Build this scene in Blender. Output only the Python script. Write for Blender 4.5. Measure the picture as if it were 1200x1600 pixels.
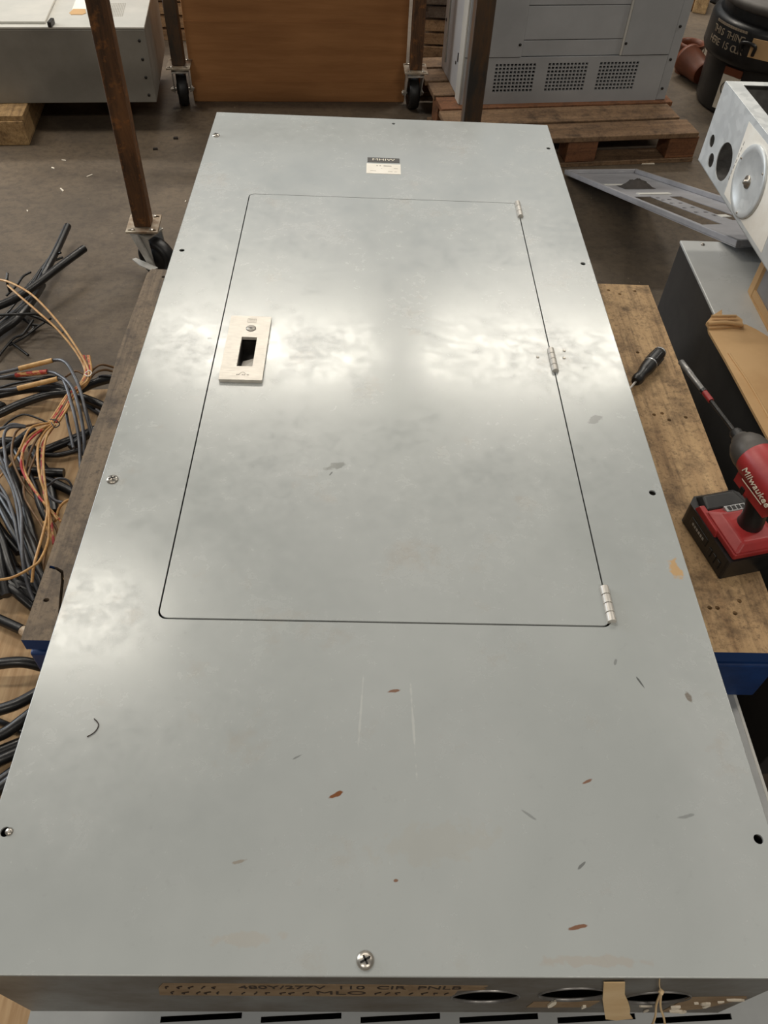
import bpy, math, random
from mathutils import Vector, Matrix
from mathutils.geometry import delaunay_2d_cdt

for o in list(bpy.data.objects):
    bpy.data.objects.remove(o, do_unlink=True)
scene = bpy.context.scene
COL = scene.collection
R = math.radians
PI = math.pi
random.seed(11)

# ------------------------------------------------------------------ camera
F_PX = 1222.37
PITCH, YAW, ROLL = .8638, .0495, .0607
CAM = Vector((-.0378, -.1449, 1.5767))
FW = Vector((math.sin(YAW) * math.cos(PITCH), math.cos(YAW) * math.cos(PITCH), -math.sin(PITCH)))
R0 = FW.cross(Vector((0, 0, 1))).normalized()
U0 = R0.cross(FW)
RT = math.cos(ROLL) * R0 + math.sin(ROLL) * U0
UP = -math.sin(ROLL) * R0 + math.cos(ROLL) * U0
cd = bpy.data.cameras.new('camera')
cd.sensor_fit = 'VERTICAL'
cd.sensor_height = 36
cd.sensor_width = 27
cd.lens = 36 * F_PX / 1600
cd.clip_start = .02
cam = bpy.data.objects.new('camera', cd)
COL.objects.link(cam)
m3 = Matrix((RT, UP, -FW)).transposed()
cam.matrix_world = Matrix.Translation(CAM) @ m3.to_4x4()
scene.camera = cam


def at(px, py, z):
    """point on the level plane z seen at pixel (px, py) of the 1200x1600 photograph"""
    d = FW * F_PX + RT * (px - 600) - UP * (py - 800)
    return CAM + d * ((z - CAM.z) / d.z)


# ------------------------------------------------------------------ world, lamps, exposure
w = bpy.data.worlds.new('hall_ambient')
scene.world = w
w.use_nodes = True
bg = w.node_tree.nodes['Background']
bg.inputs[0].default_value = (.95, .98, 1.0, 1)
bg.inputs[1].default_value = .10


def lamp(x, y, z, lx, ly, p, col=(1, .925, .81), name='ceiling_tube_lamp', ry=0):
    l = bpy.data.lights.new(name, 'AREA')
    l.shape = 'RECTANGLE'
    l.size, l.size_y, l.energy, l.color = lx, ly, p, col
    o = bpy.data.objects.new(name, l)
    o.location = (x, y, z)
    o.rotation_euler = (0, ry, 0)
    COL.objects.link(o)


LP = 84
lamp(-1.06, 6.38, 5, 2.4, .36, LP * 1.5)
lamp(1.75, 6.45, 5, 2.4, .36, LP * 1.5)
lamp(-2.6, 3.15, 5, 1.9, .5, LP * .9)
lamp(4.6, 3.2, 5, 1.9, .5, LP)  # side tubes added out of view for more light from above
lamp(-5.4, 3.2, 5, 1.9, .5, LP)
lamp(-2.0, -3.2, 5, 1.9, .5, LP)  # near tubes also added, unseen, to strengthen the overhead light
lamp(2.2, -3.2, 5, 1.9, .5, LP)
lamp(0, 11, 5.3, 7, 6.5, 90, (.9, .96, 1), 'added_overhead_fill')  # unseen overhead area light added to brighten the panel's far end
lamp(-6.95, 5.2, 2.0, 3.8, 5, 340, (.86, .93, 1), 'daylight_at_open_door', R(-90))

vs = scene.view_settings
vs.view_transform = 'Standard'
vs.look = 'None'
vs.gamma = 1
vs.use_curve_mapping = False
vs.exposure = 0.17


# ------------------------------------------------------------------ materials
def lin(c):
    return tuple(((v / 12.92) if v <= .04045 else ((v + .055) / 1.055) ** 2.4) for v in c)


def srgb(r, g, b):
    return lin((r / 255, g / 255, b / 255)) + (1,)


class NT:
    def __init__(s, name):
        s.m = bpy.data.materials.new(name)
        s.m.use_nodes = True
        s.t = s.m.node_tree
        s.b = s.t.nodes['Principled BSDF']
        s.tc = s.n('ShaderNodeTexCoord')

    def n(s, t, **k):
        x = s.t.nodes.new(t)
        for a, v in k.items():
            setattr(x, a, v)
        return x

    def l(s, a, b):
        s.t.links.new(a, b)

    def coord(s, scale=(1, 1, 1), rnd=True):
        mp = s.n('ShaderNodeMapping')
        mp.inputs['Scale'].default_value = scale
        if rnd:
            oi = s.n('ShaderNodeObjectInfo')
            ml = s.n('ShaderNodeMath', operation='MULTIPLY')
            ml.inputs[1].default_value = 37.0
            s.l(oi.outputs['Random'], ml.inputs[0])
            ad = s.n('ShaderNodeVectorMath', operation='ADD')
            s.l(s.tc.outputs['Object'], ad.inputs[0])
            s.l(ml.outputs[0], ad.inputs[1])
            s.l(ad.outputs[0], mp.inputs[0])
        else:
            s.l(s.tc.outputs['Object'], mp.inputs[0])
        return mp.outputs[0]

    def noise(s, scale, detail=5, rough=.6, co=None, dist=0):
        x = s.n('ShaderNodeTexNoise')
        x.inputs['Scale'].default_value = scale
        x.inputs['Detail'].default_value = detail
        x.inputs['Roughness'].default_value = rough
        x.inputs['Distortion'].default_value = dist
        s.l(co if co else s.coord(), x.inputs['Vector'])
        return x.outputs['Fac']

    def rng(s, v, a, b, c=0, d=1):
        x = s.n('ShaderNodeMapRange')
        x.inputs[1].default_value, x.inputs[2].default_value = a, b
        x.inputs[3].default_value, x.inputs[4].default_value = c, d
        s.l(v, x.inputs[0])
        return x.outputs[0]

    def mix(s, f, a, b):
        x = s.n('ShaderNodeMix', data_type='RGBA')
        if isinstance(f, (int, float)):
            x.inputs[0].default_value = f
        else:
            s.l(f, x.inputs[0])
        for v, i in ((a, 6), (b, 7)):
            if isinstance(v, tuple):
                x.inputs[i].default_value = v
            else:
                s.l(v, x.inputs[i])
        return x.outputs[2]

    def bump(s, h, st, dist=.002):
        x = s.n('ShaderNodeBump')
        x.inputs['Strength'].default_value = st
        x.inputs['Distance'].default_value = dist
        s.l(h, x.inputs['Height'])
        s.l(x.outputs[0], s.b.inputs['Normal'])

    def col(s, c):
        if isinstance(c, tuple):
            s.b.inputs['Base Color'].default_value = c
        else:
            s.l(c, s.b.inputs['Base Color'])

    def rough(s, v):
        if isinstance(v, (int, float)):
            s.b.inputs['Roughness'].default_value = v
        else:
            s.l(v, s.b.inputs['Roughness'])

    def metal(s, v):
        s.b.inputs['Metallic'].default_value = v


def plain(name, a, b=None, scale=12, rough=.5, metal=0, stretch=(1, 1, 1), bump=0, lo=.35, hi=.65, rv=.08, bscale=None):
    t = NT(name)
    co = t.coord(stretch)
    f = t.noise(scale, co=co)
    t.col(t.mix(t.rng(f, lo, hi), a, b) if b else a)
    t.rough(t.rng(f, .3, .7, max(.03, rough - rv), min(1, rough + rv)))
    t.metal(metal)
    if bump:
        t.bump(t.noise(bscale or scale * 6, co=co), bump)
    return t.m


def wood(name, a, b, dark, axis='Y', rough=.8, blue=False, sc=1.0):
    t = NT(name)
    st = {'X': (1.2, 26, 26), 'Y': (26, 1.2, 26), 'Z': (26, 26, 1.2)}[axis]
    st = tuple(v * sc for v in st)
    co = t.coord(st)
    g = t.noise(1.0, 8, .65, co=co, dist=.6)
    c = t.mix(t.rng(g, .35, .68), a, b)
    k = t.noise(14, 6, .7)
    c = t.mix(t.rng(k, .5, .7, 0, .85), c, dark)
    fine = t.noise(2.6, 4, .7, co=co)
    c = t.mix(t.rng(fine, .5, .7, 0, .6), c, dark)
    gr = t.noise(110, 4, .8)
    c = t.mix(t.rng(gr, .5, .66, 0, .6), c, dark)
    if blue:
        ge = t.n('ShaderNodeNewGeometry')
        sp = t.n('ShaderNodeSeparateXYZ')
        t.l(ge.outputs['Normal'], sp.inputs[0])
        wr = t.noise(40, 5, .7)
        pm = t.rng(wr, .62, .67, 1, 0)
        side0 = t.rng(sp.outputs['Z'], .3, .5, 1, 0)
        so = t.n('ShaderNodeSeparateXYZ')
        t.l(t.tc.outputs['Object'], so.inputs[0])
        ms = []
        for ax_, lim in (('X', .595), ('Y', .512)):
            ab = t.n('ShaderNodeMath', operation='ABSOLUTE')
            t.l(so.outputs[ax_], ab.inputs[0])
            ms.append(t.rng(ab.outputs[0], lim, lim + .001))
        mxx = t.n('ShaderNodeMath', operation='MAXIMUM')
        t.l(ms[0], mxx.inputs[0])
        t.l(ms[1], mxx.inputs[1])
        mz = t.n('ShaderNodeMath', operation='MULTIPLY')
        t.l(side0, mz.inputs[0])
        t.l(mxx.outputs[0], mz.inputs[1])
        side = mz.outputs[0]
        mm = t.n('ShaderNodeMath', operation='MULTIPLY')
        t.l(pm, mm.inputs[0])
        t.l(side, mm.inputs[1])
        c = t.mix(mm.outputs[0], c, srgb(8, 52, 108))
    t.col(c)
    t.rough(rough)
    t.bump(g, .35, .003)
    return t.m


def stained_steel(name, stains, base_a, base_b, rusty):
    """painted sheet steel with smears; stains are marks with a place of their own: (x, y, rx, ry, angle, colour, strength)"""
    t = NT(name)
    raw = t.tc.outputs['Object']
    co = t.coord((1, 1, 1), False)
    n1 = t.noise(2.2, 5, .55, co=co, dist=.4)
    c = t.mix(t.rng(n1, .3, .7), base_a, base_b)
    streak = t.noise(3.2, 4, .55, co=t.coord((1.5, .9, 1), False), dist=.3)
    c = t.mix(t.rng(streak, .35, .9, 0, .26), c, srgb(206, 208, 208))
    cl2 = t.noise(4.2, 4, .55, co=co, dist=.2)
    c = t.mix(t.rng(cl2, .5, .85, 0, .18), c, srgb(136, 141, 142))
    n2 = t.noise(70, 5, .75, co=co)
    c = t.mix(t.rng(n2, .6, .76, 0, .14), c, srgb(120, 122, 120))
    if rusty:
        n4 = t.noise(9, 6, .7, co=co)
        c = t.mix(t.rng(n4, .6, .8, 0, .3), c, srgb(158, 134, 104))
    dn = t.n('ShaderNodeTexNoise')
    dn.inputs['Scale'].default_value = 90
    t.l(co, dn.inputs['Vector'])
    for (x, y, rx, ry, an, colr, st) in stains:
        ad = t.n('ShaderNodeMapping', vector_type='TEXTURE')
        ad.inputs['Location'].default_value = (x, y, 0)
        ad.inputs['Rotation'].default_value = (0, 0, R(an))
        ad.inputs['Scale'].default_value = (rx, ry, 1000)
        t.l(raw, ad.inputs[0])
        ln = t.n('ShaderNodeVectorMath', operation='LENGTH')
        t.l(ad.outputs[0], ln.inputs[0])
        sm = t.n('ShaderNodeMath', operation='ADD')
        t.l(ln.outputs['Value'], sm.inputs[0])
        t.l(t.rng(dn.outputs['Fac'], .3, .7, -.45, .45), sm.inputs[1])
        c = t.mix(t.rng(sm.outputs[0], .75, 1.1, st, 0), c, colr)
    t.col(c)
    rn = t.noise(9, 4, .6, co=co, dist=.3)
    rf = t.noise(60, 5, .7, co=co, dist=.4)
    mx = t.n('ShaderNodeMath', operation='ADD')
    t.l(t.rng(rn, .32, .68, .19, .28), mx.inputs[0])
    t.l(t.rng(rf, .3, .7, -.05, .05), mx.inputs[1])
    t.rough(mx.outputs[0])
    t.metal(.07)
    t.bump(t.noise(55, 4, .6, co=co), .04, .001)
    return t.m


BROWN, TAN, DARK, PALE = srgb(120, 70, 30), srgb(196, 160, 112), srgb(58, 58, 56), srgb(222, 222, 216)
STAINS = [
    (.391, .48, .008, .017, 8, TAN, .9), (-.055, .169, .010, .0022, 25, BROWN, .95), (.006, .292, .009, .002, 12, BROWN, .8),
    (.218, .186, .006, .0016, 25, BROWN, .8), (.187, .042, .009, .0018, 10, BROWN, .85), (.008, .083, .003, .002, 0, BROWN, .8),
    (-.073, .656, .014, .006, 20, srgb(140, 142, 138), .8), (-.08, .64, .004, .001, 60, DARK, .6), (.334, .773, .012, .007, 40, srgb(132, 134, 132), .8),
    (.305, .31, .0012, .010, 25, DARK, .75), (.28, .335, .005, .002, 60, DARK, .4),
    (.2, .1, .006, .0012, 40, DARK, .6), (-.1, .21, .006, .0012, 30, DARK, .45), (-.15, .1, .007, .002, 15, srgb(130, 110, 84), .5),
    (.15, .15, .008, .0015, -35, DARK, .35), (.03, .25, .0014, .05, 2, PALE, .25), (-.03, .27, .0012, .04, -3, PALE, .22), (.32, .15, .012, .0016, 12, DARK, .35),
    (-.14, .03, .04, .006, 0, srgb(176, 150, 116), .16), (.2, .012, .05, .005, 0, srgb(170, 140, 104), .2), (-.3, .95, .004, .003, 0, DARK, .5),
    (.36, .29, .004, .008, 10, srgb(100, 84, 66), .7), (.05, .12, .06, .02, 8, srgb(170, 156, 132), .12)]
M_COVER = stained_steel('painted_grey_steel', STAINS, srgb(162, 166, 165), srgb(174, 178, 176), True)
M_DOOR = M_COVER
M_BOX = plain('enclosure_steel', srgb(112, 112, 109), srgb(92, 84, 74), 9, .5, .2, (1, 1, 1), .1)
M_INNER = plain('box_interior_grey', srgb(70, 70, 68), srgb(50, 48, 46), 10, .6)
M_CHROME = plain('brushed_steel', srgb(205, 200, 192), srgb(186, 182, 174), 6, .42, .25)
M_LATCH = plain('satin_steel_plate', srgb(214, 208, 198), srgb(200, 195, 186), 25, .42, .35, (3, 40, 3))
M_SCREW = plain('zinc_screw', srgb(196, 192, 184), srgb(160, 150, 138), 60, .35, .8)
M_DARKM = plain('dark_metal', srgb(52, 50, 48), srgb(34, 32, 30), 40, .45, .3)
M_BLACK = plain('black_plastic', srgb(22, 22, 23), srgb(34, 33, 33), 30, .38, 0, bump=.05)
M_RUBBER = plain('black_rubber', srgb(30, 30, 31), srgb(20, 20, 21), 30, .45)
M_CABLE = plain('black_cable_jacket', srgb(30, 29, 30), srgb(18, 18, 19), 40, .36, 0, bump=.1)
M_GCABLE = plain('grey_wire_jacket', srgb(84, 86, 92), srgb(60, 60, 64), 40, .42)
M_TWIRE = plain('tan_wire_insulation', srgb(206, 164, 104), srgb(176, 128, 74), 60, .5)
M_BWIRE = plain('brown_wire_insulation', srgb(132, 100, 66), srgb(96, 70, 44), 60, .5)
M_RWIRE = plain('red_tan_wire_insulation', srgb(176, 48, 52), srgb(206, 160, 104), 45, .5, lo=.5, hi=.56)
M_SLEEVE = plain('yellowed_sleeve', srgb(208, 168, 112), srgb(180, 136, 78), 50, .5, bump=.1)
M_RSLEEVE = plain('red_and_tan_sleeve', srgb(168, 52, 48), srgb(200, 150, 92), 30, .5, stretch=(1, 1, 6), lo=.48, hi=.54)
M_TIP = plain('stripped_conductor', srgb(214, 196, 172), srgb(168, 140, 112), 60, .5)
M_WHITE = plain('white_paper', srgb(248, 244, 234), srgb(238, 232, 220), 20, .6)
M_PAPER = plain('off_white_paper', srgb(236, 228, 212), srgb(214, 204, 186), 14, .7)
M_PRINT = plain('black_print', srgb(46, 45, 44), srgb(56, 54, 52), 20, .5)
M_INK = plain('brown_ink', srgb(38, 28, 22), srgb(52, 38, 28), 20, .7)
M_GINK = plain('grey_print', srgb(150, 146, 138), srgb(170, 164, 156), 20, .7)
M_TAPE = plain('aged_masking_tape', srgb(142, 120, 92), srgb(122, 100, 74), 30, .7)
M_TAPE2 = plain('brown_packing_tape', srgb(236, 208, 164), srgb(222, 190, 142), 14, .6)
M_RED = plain('red_plastic', srgb(172, 52, 52), srgb(150, 42, 42), 20, .42, bump=.05)
M_LGREY = plain('pale_grey_paint', srgb(176, 178, 180), srgb(164, 166, 168), 5, .45, bump=.03)
M_LGREYS = plain('pale_grey_paint_lit_side', srgb(184, 187, 192), srgb(172, 175, 180), 5, .42)  # cabinet paint made paler and bluer, daylight on the side put in colour
M_CABT = plain('worn_light_grey_paint', srgb(214, 212, 205), srgb(194, 194, 188), 4, .4, .05, bump=.03)
M_CABF = plain('shaded_grey_steel_front', srgb(150, 147, 140), srgb(132, 129, 122), 4, .5, .25, bump=.03)  # enclosure grey darkened, shade on the front put into the colour
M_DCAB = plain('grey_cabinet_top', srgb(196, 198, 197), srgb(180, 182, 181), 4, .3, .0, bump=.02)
M_DSIDE = plain('shaded_grey_steel_side', srgb(62, 61, 60), srgb(50, 49, 48), 5, .45, .2)  # grey cabinet's side painted dark to stand for its shade
M_LOWC = plain('grey_lower_cabinet', srgb(168, 170, 170), srgb(150, 152, 152), 6, .42, .2)
M_TRAY = plain('grey_steel_tray', srgb(172, 172, 176), srgb(148, 148, 152), 7, .42, .35, bump=.04)
M_RAG = plain('dark_rag', srgb(62, 56, 52), srgb(44, 40, 36), 20, .9, bump=.3)
M_CARD = plain('corrugated_cardboard', srgb(206, 170, 124), srgb(192, 154, 108), 6, .8, 0, (1, 1, 1), .05, rv=.02)
M_CARDS = plain('cardboard_floor_sheet', srgb(188, 158, 120), srgb(160, 128, 92), 5, .85, 0, (14, 1, 1), .05, rv=.02)
M_CARDB = plain('brown_cardboard_box', srgb(176, 124, 76), srgb(158, 108, 64), 3, .75, 0, (1, 1, 10), .03, rv=.02)
M_CASTER = plain('zinc_caster_fork', srgb(206, 204, 198), srgb(172, 168, 160), 20, .35, .35)
M_PLATE = plain('zinc_caster_plate', srgb(190, 180, 162), srgb(120, 92, 66), 16, .5, .4)
M_TERRA = plain('terracotta_plastic', srgb(116, 64, 40), srgb(94, 50, 30), 8, .45)
M_LID = plain('dusty_grey_lid', srgb(92, 88, 84), srgb(72, 68, 64), 8, .6)
M_BLUEP = plain('blue_painted_wood', srgb(8, 54, 112), srgb(6, 40, 88), 12, .6, bump=.2)
M_DECK = wood('worn_pallet_board_with_blue_edges', srgb(196, 164, 122), srgb(160, 128, 92), srgb(84, 66, 48), 'Y', .8, True)
M_DECKG = wood('weathered_grey_brown_board_with_blue_edges', srgb(142, 124, 102), srgb(112, 98, 82), srgb(66, 58, 52), 'Y', .75, True)
M_PWOOD = wood('old_brown_pallet_wood', srgb(140, 112, 84), srgb(108, 82, 58), srgb(58, 44, 32), 'X')
M_PWOODR = wood('reddish_pallet_block', srgb(138, 92, 60), srgb(112, 72, 46), srgb(70, 46, 30), 'X')
M_TIMBER = wood('pale_timber', srgb(190, 158, 112), srgb(160, 128, 86), srgb(96, 72, 48), 'Y')
M_LUMBER = wood('stacked_plank_wood', srgb(180, 148, 110), srgb(140, 110, 78), srgb(80, 60, 44), 'X')
M_LUMBERG = wood('grey_stacked_plank_wood', srgb(120, 108, 94), srgb(92, 80, 68), srgb(56, 46, 38), 'X')
M_GEAR = plain('dusty_gear_case', srgb(92, 87, 82), srgb(72, 68, 64), 25, .5, .3)
M_LINER = plain('dull_grey_shaded_lining', srgb(112, 110, 108), srgb(84, 82, 80), 30, .6, .2)
M_SILVER = plain('silver_ring', srgb(200, 200, 200), None, 20, .3, .7)
M_WSTEEL = plain('worn_steel', srgb(140, 138, 136), srgb(104, 102, 100), 40, .4, .5)
M_LETTER = plain('cream_lettering', srgb(240, 232, 212), srgb(230, 222, 202), 20, .5)
M_DLETTER = plain('faded_cream_lettering', srgb(168, 152, 132), srgb(140, 126, 108), 30, .6)


def rust_mat():
    t = NT('rusty_square_tube')
    co = t.coord((14, 14, 2.5))
    a = t.noise(1.6, 8, .7, co=co, dist=.5)
    c = t.mix(t.rng(a, .36, .64), srgb(60, 44, 32), srgb(116, 80, 50))
    b = t.noise(30, 5, .7)
    c = t.mix(t.rng(b, .54, .68, 0, .75), c, srgb(146, 96, 52))
    t.col(c)
    t.rough(.6)
    t.metal(.25)
    t.bump(b, .2)
    return t.m


def dark_tube_mat():
    t = NT('dark_rust_square_tube')
    a = t.noise(1.6, 8, .7, co=t.coord((14, 14, 2.5)), dist=.5)
    c = t.mix(t.rng(a, .4, .68), srgb(62, 58, 54), srgb(104, 76, 50))
    t.col(c)
    t.rough(.5)
    t.metal(.4)
    return t.m


def galv_mat():
    t = NT('galvanised_spangle')
    v = t.n('ShaderNodeTexVoronoi')
    v.inputs['Scale'].default_value = 60
    t.l(t.coord(), v.inputs['Vector'])
    b = t.n('ShaderNodeRGBToBW')
    t.l(v.outputs['Color'], b.inputs[0])
    n = t.noise(5, 5, .6)
    c = t.mix(t.rng(b.outputs[0], .2, .8), srgb(204, 209, 211), srgb(216, 220, 221))
    c = t.mix(t.rng(n, .4, .7, 0, .5), c, srgb(224, 226, 224))
    t.col(c)
    t.rough(t.rng(b.outputs[0], .2, .8, .34, .44))
    t.metal(.25)
    return t.m


def floor_mat():
    t = NT('stained_concrete')
    co = t.coord((1, 1, 1), False)
    a = t.noise(1.1, 9, .68, co=co, dist=.8)
    c = t.mix(t.rng(a, .34, .66), srgb(77, 67, 55), srgb(107, 93, 76))
    st = t.noise(2.6, 9, .72, co=t.coord((1, 1.5, 1), False), dist=.5)
    c = t.mix(t.rng(st, .48, .7, 0, .65), c, srgb(58, 49, 41))
    b = t.noise(34, 6, .78, co=co)
    c = t.mix(t.rng(b, .46, .66, 0, .6), c, srgb(62, 53, 45))
    d = t.noise(60, 2, .5, co=co)
    c = t.mix(t.rng(d, .75, .78, 0, .6), c, srgb(190, 172, 150))
    t.col(c)
    t.rough(t.rng(st, .3, .7, .5, .78))
    t.bump(b, .15, .003)
    return t.m


M_RUST, M_RUSTD, M_GALV, M_FLOOR = rust_mat(), dark_tube_mat(), galv_mat(), floor_mat()


# ------------------------------------------------------------------ mesh builder
def spline(pts, n=6):
    pts = [Vector(p) for p in pts]
    if len(pts) < 3:
        return pts
    out = []
    P = [pts[0] * 2 - pts[1]] + pts + [pts[-1] * 2 - pts[-2]]
    for i in range(1, len(P) - 2):
        a, b, c, d = P[i - 1:i + 3]
        for k in range(n):
            u = k / n
            out.append(.5 * (2 * b + (c - a) * u + (2 * a - 5 * b + 4 * c - d) * u * u + (3 * b - a - 3 * c + d) * u ** 3))
    return out + [pts[-1]]


def circ(cx, cy, rx, ry=None, n=20, a0=0):
    ry = ry or rx
    return [(cx + rx * math.cos(a0 + 2 * PI * i / n), cy + ry * math.sin(a0 + 2 * PI * i / n)) for i in range(n)]


def rect(x0, x1, y0, y1):
    return [(x0, y0), (x1, y0), (x1, y1), (x0, y1)]


def rrect(x0, x1, y0, y1, r, n=5):
    o = []
    for cx, cy, a in ((x1 - r, y0 + r, -90), (x1 - r, y1 - r, 0), (x0 + r, y1 - r, 90), (x0 + r, y0 + r, 180)):
        o += [(cx + r * math.cos(R(a + 90 * i / n)), cy + r * math.sin(R(a + 90 * i / n))) for i in range(n + 1)]
    return o


class MB:
    def __init__(s, xf=None):
        s.v, s.f, s.sm, s.xf = [], [], [], xf or Matrix.Identity(4)

    def add(s, vs, fs, smooth=False, xf=None):
        k = len(s.v)
        x = s.xf @ xf if xf is not None else s.xf
        s.v += [tuple(x @ Vector(p)) for p in vs]
        for f in fs:
            s.f.append([i + k for i in f])
            s.sm.append(smooth)
        return s

    def box(s, x0, x1, y0, y1, z0, z1, xf=None):
        return s.add([(x0, y0, z0), (x1, y0, z0), (x1, y1, z0), (x0, y1, z0), (x0, y0, z1), (x1, y0, z1), (x1, y1, z1), (x0, y1, z1)],
                     [(3, 2, 1, 0), (4, 5, 6, 7), (0, 1, 5, 4), (1, 2, 6, 5), (2, 3, 7, 6), (3, 0, 4, 7)], False, xf)

    def prism(s, poly, z0, z1, xf=None, top=None):
        n = len(poly)
        tp = top or poly
        vs = [(x, y, z0) for x, y in poly] + [(x, y, z1) for x, y in tp]
        return s.add(vs, [list(range(n))[::-1], list(range(n, 2 * n))] + [(i, (i + 1) % n, n + (i + 1) % n, n + i) for i in range(n)], False, xf)

    def plate(s, outer, holes, z0, z1, xf=None):
        loops = [outer] + list(holes)
        vc, ed = [], []
        for lp in loops:
            k = len(vc)
            vc += [Vector(p) for p in lp]
            ed += [(k + i, k + (i + 1) % len(lp)) for i in range(len(lp))]
        v2, _, f2, *_r = delaunay_2d_cdt(vc, ed, [], 1, 1e-6)
        bbs = [(min(p[0] for p in h), max(p[0] for p in h), min(p[1] for p in h), max(p[1] for p in h), h) for h in holes]

        def inside_hole(f):
            x = sum(v2[i].x for i in f) / len(f)
            y = sum(v2[i].y for i in f) / len(f)
            for a, b, c, d, h in bbs:
                if a < x < b and c < y < d:
                    r = False
                    for i in range(len(h)):
                        (x1, y1), (x2, y2) = h[i - 1], h[i]
                        if (y1 > y) != (y2 > y) and x < (x2 - x1) * (y - y1) / (y2 - y1) + x1:
                            r = not r
                    if r:
                        return True
            return False
        f2 = [f for f in f2 if not inside_hole(f)]
        n = len(v2)
        s.add([(p.x, p.y, z1) for p in v2] + [(p.x, p.y, z0) for p in v2],
              [list(f) for f in f2] + [[i + n for i in reversed(f)] for f in f2], False, xf)
        for lp in loops:
            m = len(lp)
            s.add([(x, y, z0) for x, y in lp] + [(x, y, z1) for x, y in lp], [(i, (i + 1) % m, m + (i + 1) % m, m + i) for i in range(m)], False, xf)
        return s

    def tube(s, pts, r, seg=8, n=6, xf=None, cap=True):
        P = spline(pts, n)
        rr = r if callable(r) else (lambda u: r)
        vs, fs = [], []
        t0 = (P[1] - P[0]).normalized()
        nv = t0.orthogonal().normalized()
        for i, p in enumerate(P):
            t = (P[min(i + 1, len(P) - 1)] - P[max(i - 1, 0)]).normalized()
            nv = (nv - t * nv.dot(t)).normalized()
            b = t.cross(nv)
            q = rr(i / (len(P) - 1))
            for k in range(seg):
                a = 2 * PI * k / seg
                vs.append(p + (nv * math.cos(a) + b * math.sin(a)) * q)
        for i in range(len(P) - 1):
            for k in range(seg):
                fs.append((i * seg + k, i * seg + (k + 1) % seg, (i + 1) * seg + (k + 1) % seg, (i + 1) * seg + k))
        s.add(vs, fs, True, xf)
        if cap:
            L = (len(P) - 1) * seg
            s.add(vs[:seg], [list(range(seg))[::-1]], False, xf)
            s.add(vs[L:], [list(range(seg))], False, xf)
        return s

    def lathe(s, prof, seg=24, xf=None, smooth=True, cap=True):
        vs = [(r * math.cos(2 * PI * k / seg), r * math.sin(2 * PI * k / seg), z) for r, z in prof for k in range(seg)]
        fs = [(i * seg + k, i * seg + (k + 1) % seg, (i + 1) * seg + (k + 1) % seg, (i + 1) * seg + k) for i in range(len(prof) - 1) for k in range(seg)]
        s.add(vs, fs, smooth, xf)
        if cap:
            s.add(vs[:seg], [list(range(seg))[::-1]], False, xf)
            s.add(vs[-seg:], [list(range(seg))], False, xf)
        return s

    def build(s, name, mat, parent=None, bevel=0, seg=2, recenter=False):
        loc = Vector((0, 0, 0))
        if recenter:
            xs, ys, zs = zip(*s.v)
            loc = Vector(((min(xs) + max(xs)) / 2, (min(ys) + max(ys)) / 2, min(zs)))
            s.v = [tuple(Vector(p) - loc) for p in s.v]
        me = bpy.data.meshes.new(name)
        me.from_pydata(s.v, [], s.f)
        me.polygons.foreach_set('use_smooth', s.sm)
        me.materials.append(mat)
        me.update()
        o = bpy.data.objects.new(name, me)
        o.location = loc
        COL.objects.link(o)
        if parent:
            o.parent = parent
        if bevel:
            b = o.modifiers.new('bevel', 'BEVEL')
            b.width, b.segments, b.limit_method = bevel, seg, 'ANGLE'
        return o


def tag(o, label, cat, group=None):
    o['label'] = label
    o['category'] = cat
    if group:
        o['group'] = group
    return o


def thing(name, label, cat, loc=(0, 0, 0), rz=0, group=None):
    e = bpy.data.objects.new(name, None)
    e.empty_display_size = .05
    e.location = loc
    e.rotation_euler = (0, 0, rz)
    COL.objects.link(e)
    return tag(e, label, cat, group)


def inst(o, parent, loc=(0, 0, 0), rz=0):
    c = o.copy()
    COL.objects.link(c)
    c.parent = parent
    c.location = loc
    c.rotation_euler = (0, 0, rz)
    return c


def lettering(txt, size, mat, parent, xf, depth=.0004, name='lettering', shear=0, align='CENTER'):
    cu = bpy.data.curves.new('txt', 'FONT')
    cu.body, cu.size, cu.align_x, cu.align_y, cu.extrude, cu.shear = txt, size, align, 'CENTER', depth, shear
    t = bpy.data.objects.new('txt', cu)
    COL.objects.link(t)
    bpy.context.view_layer.update()
    me = bpy.data.meshes.new_from_object(t)
    bpy.data.objects.remove(t)
    me.transform(xf)
    me.materials.clear()
    me.materials.append(mat)
    o = bpy.data.objects.new(name, me)
    COL.objects.link(o)
    o.parent = parent
    return o


def axes(x, y, o=(0, 0, 0)):
    """matrix sending local x, y to the directions x, y and z to their normal"""
    x, y = Vector(x).normalized(), Vector(y).normalized()
    z = x.cross(y)
    m = Matrix((x, y, z)).transposed().to_4x4()
    m.translation = Vector(o)
    return m


T = Matrix.Translation

# ================================================================== the setting
fl = MB().box(-7, 7, -5, 15, -.05, 0).build('floor', M_FLOOR)
fl['kind'] = 'structure'
fl['label'] = 'stained brown concrete workshop floor'

M_WALL = plain('grey_block_wall', srgb(120, 118, 114), srgb(104, 102, 98), 2, .8)
for nm_, b in (('wall_left', (-7.1, -7, -5, 15)), ('wall_right', (7, 7.1, -5, 15)), ('wall_back', (-7, 7, 15, 15.1)), ('wall_front', (-7, 7, -5.1, -5))):
    o = MB().box(*b, 0, 5.5).build(nm_, M_WALL)
    o['kind'] = 'structure'
    o['label'] = 'grey block wall of the workshop hall'

# ================================================================== electrical panel lying on its back
ZT = .74
panel = thing('electrical_panel', 'large grey steel electrical panel lying flat with a hinged door and latch', 'electrical panel', (0, 0, .5))
W2, PL = .4065, 1.842


def pz(z):
    return z - .5


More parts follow.
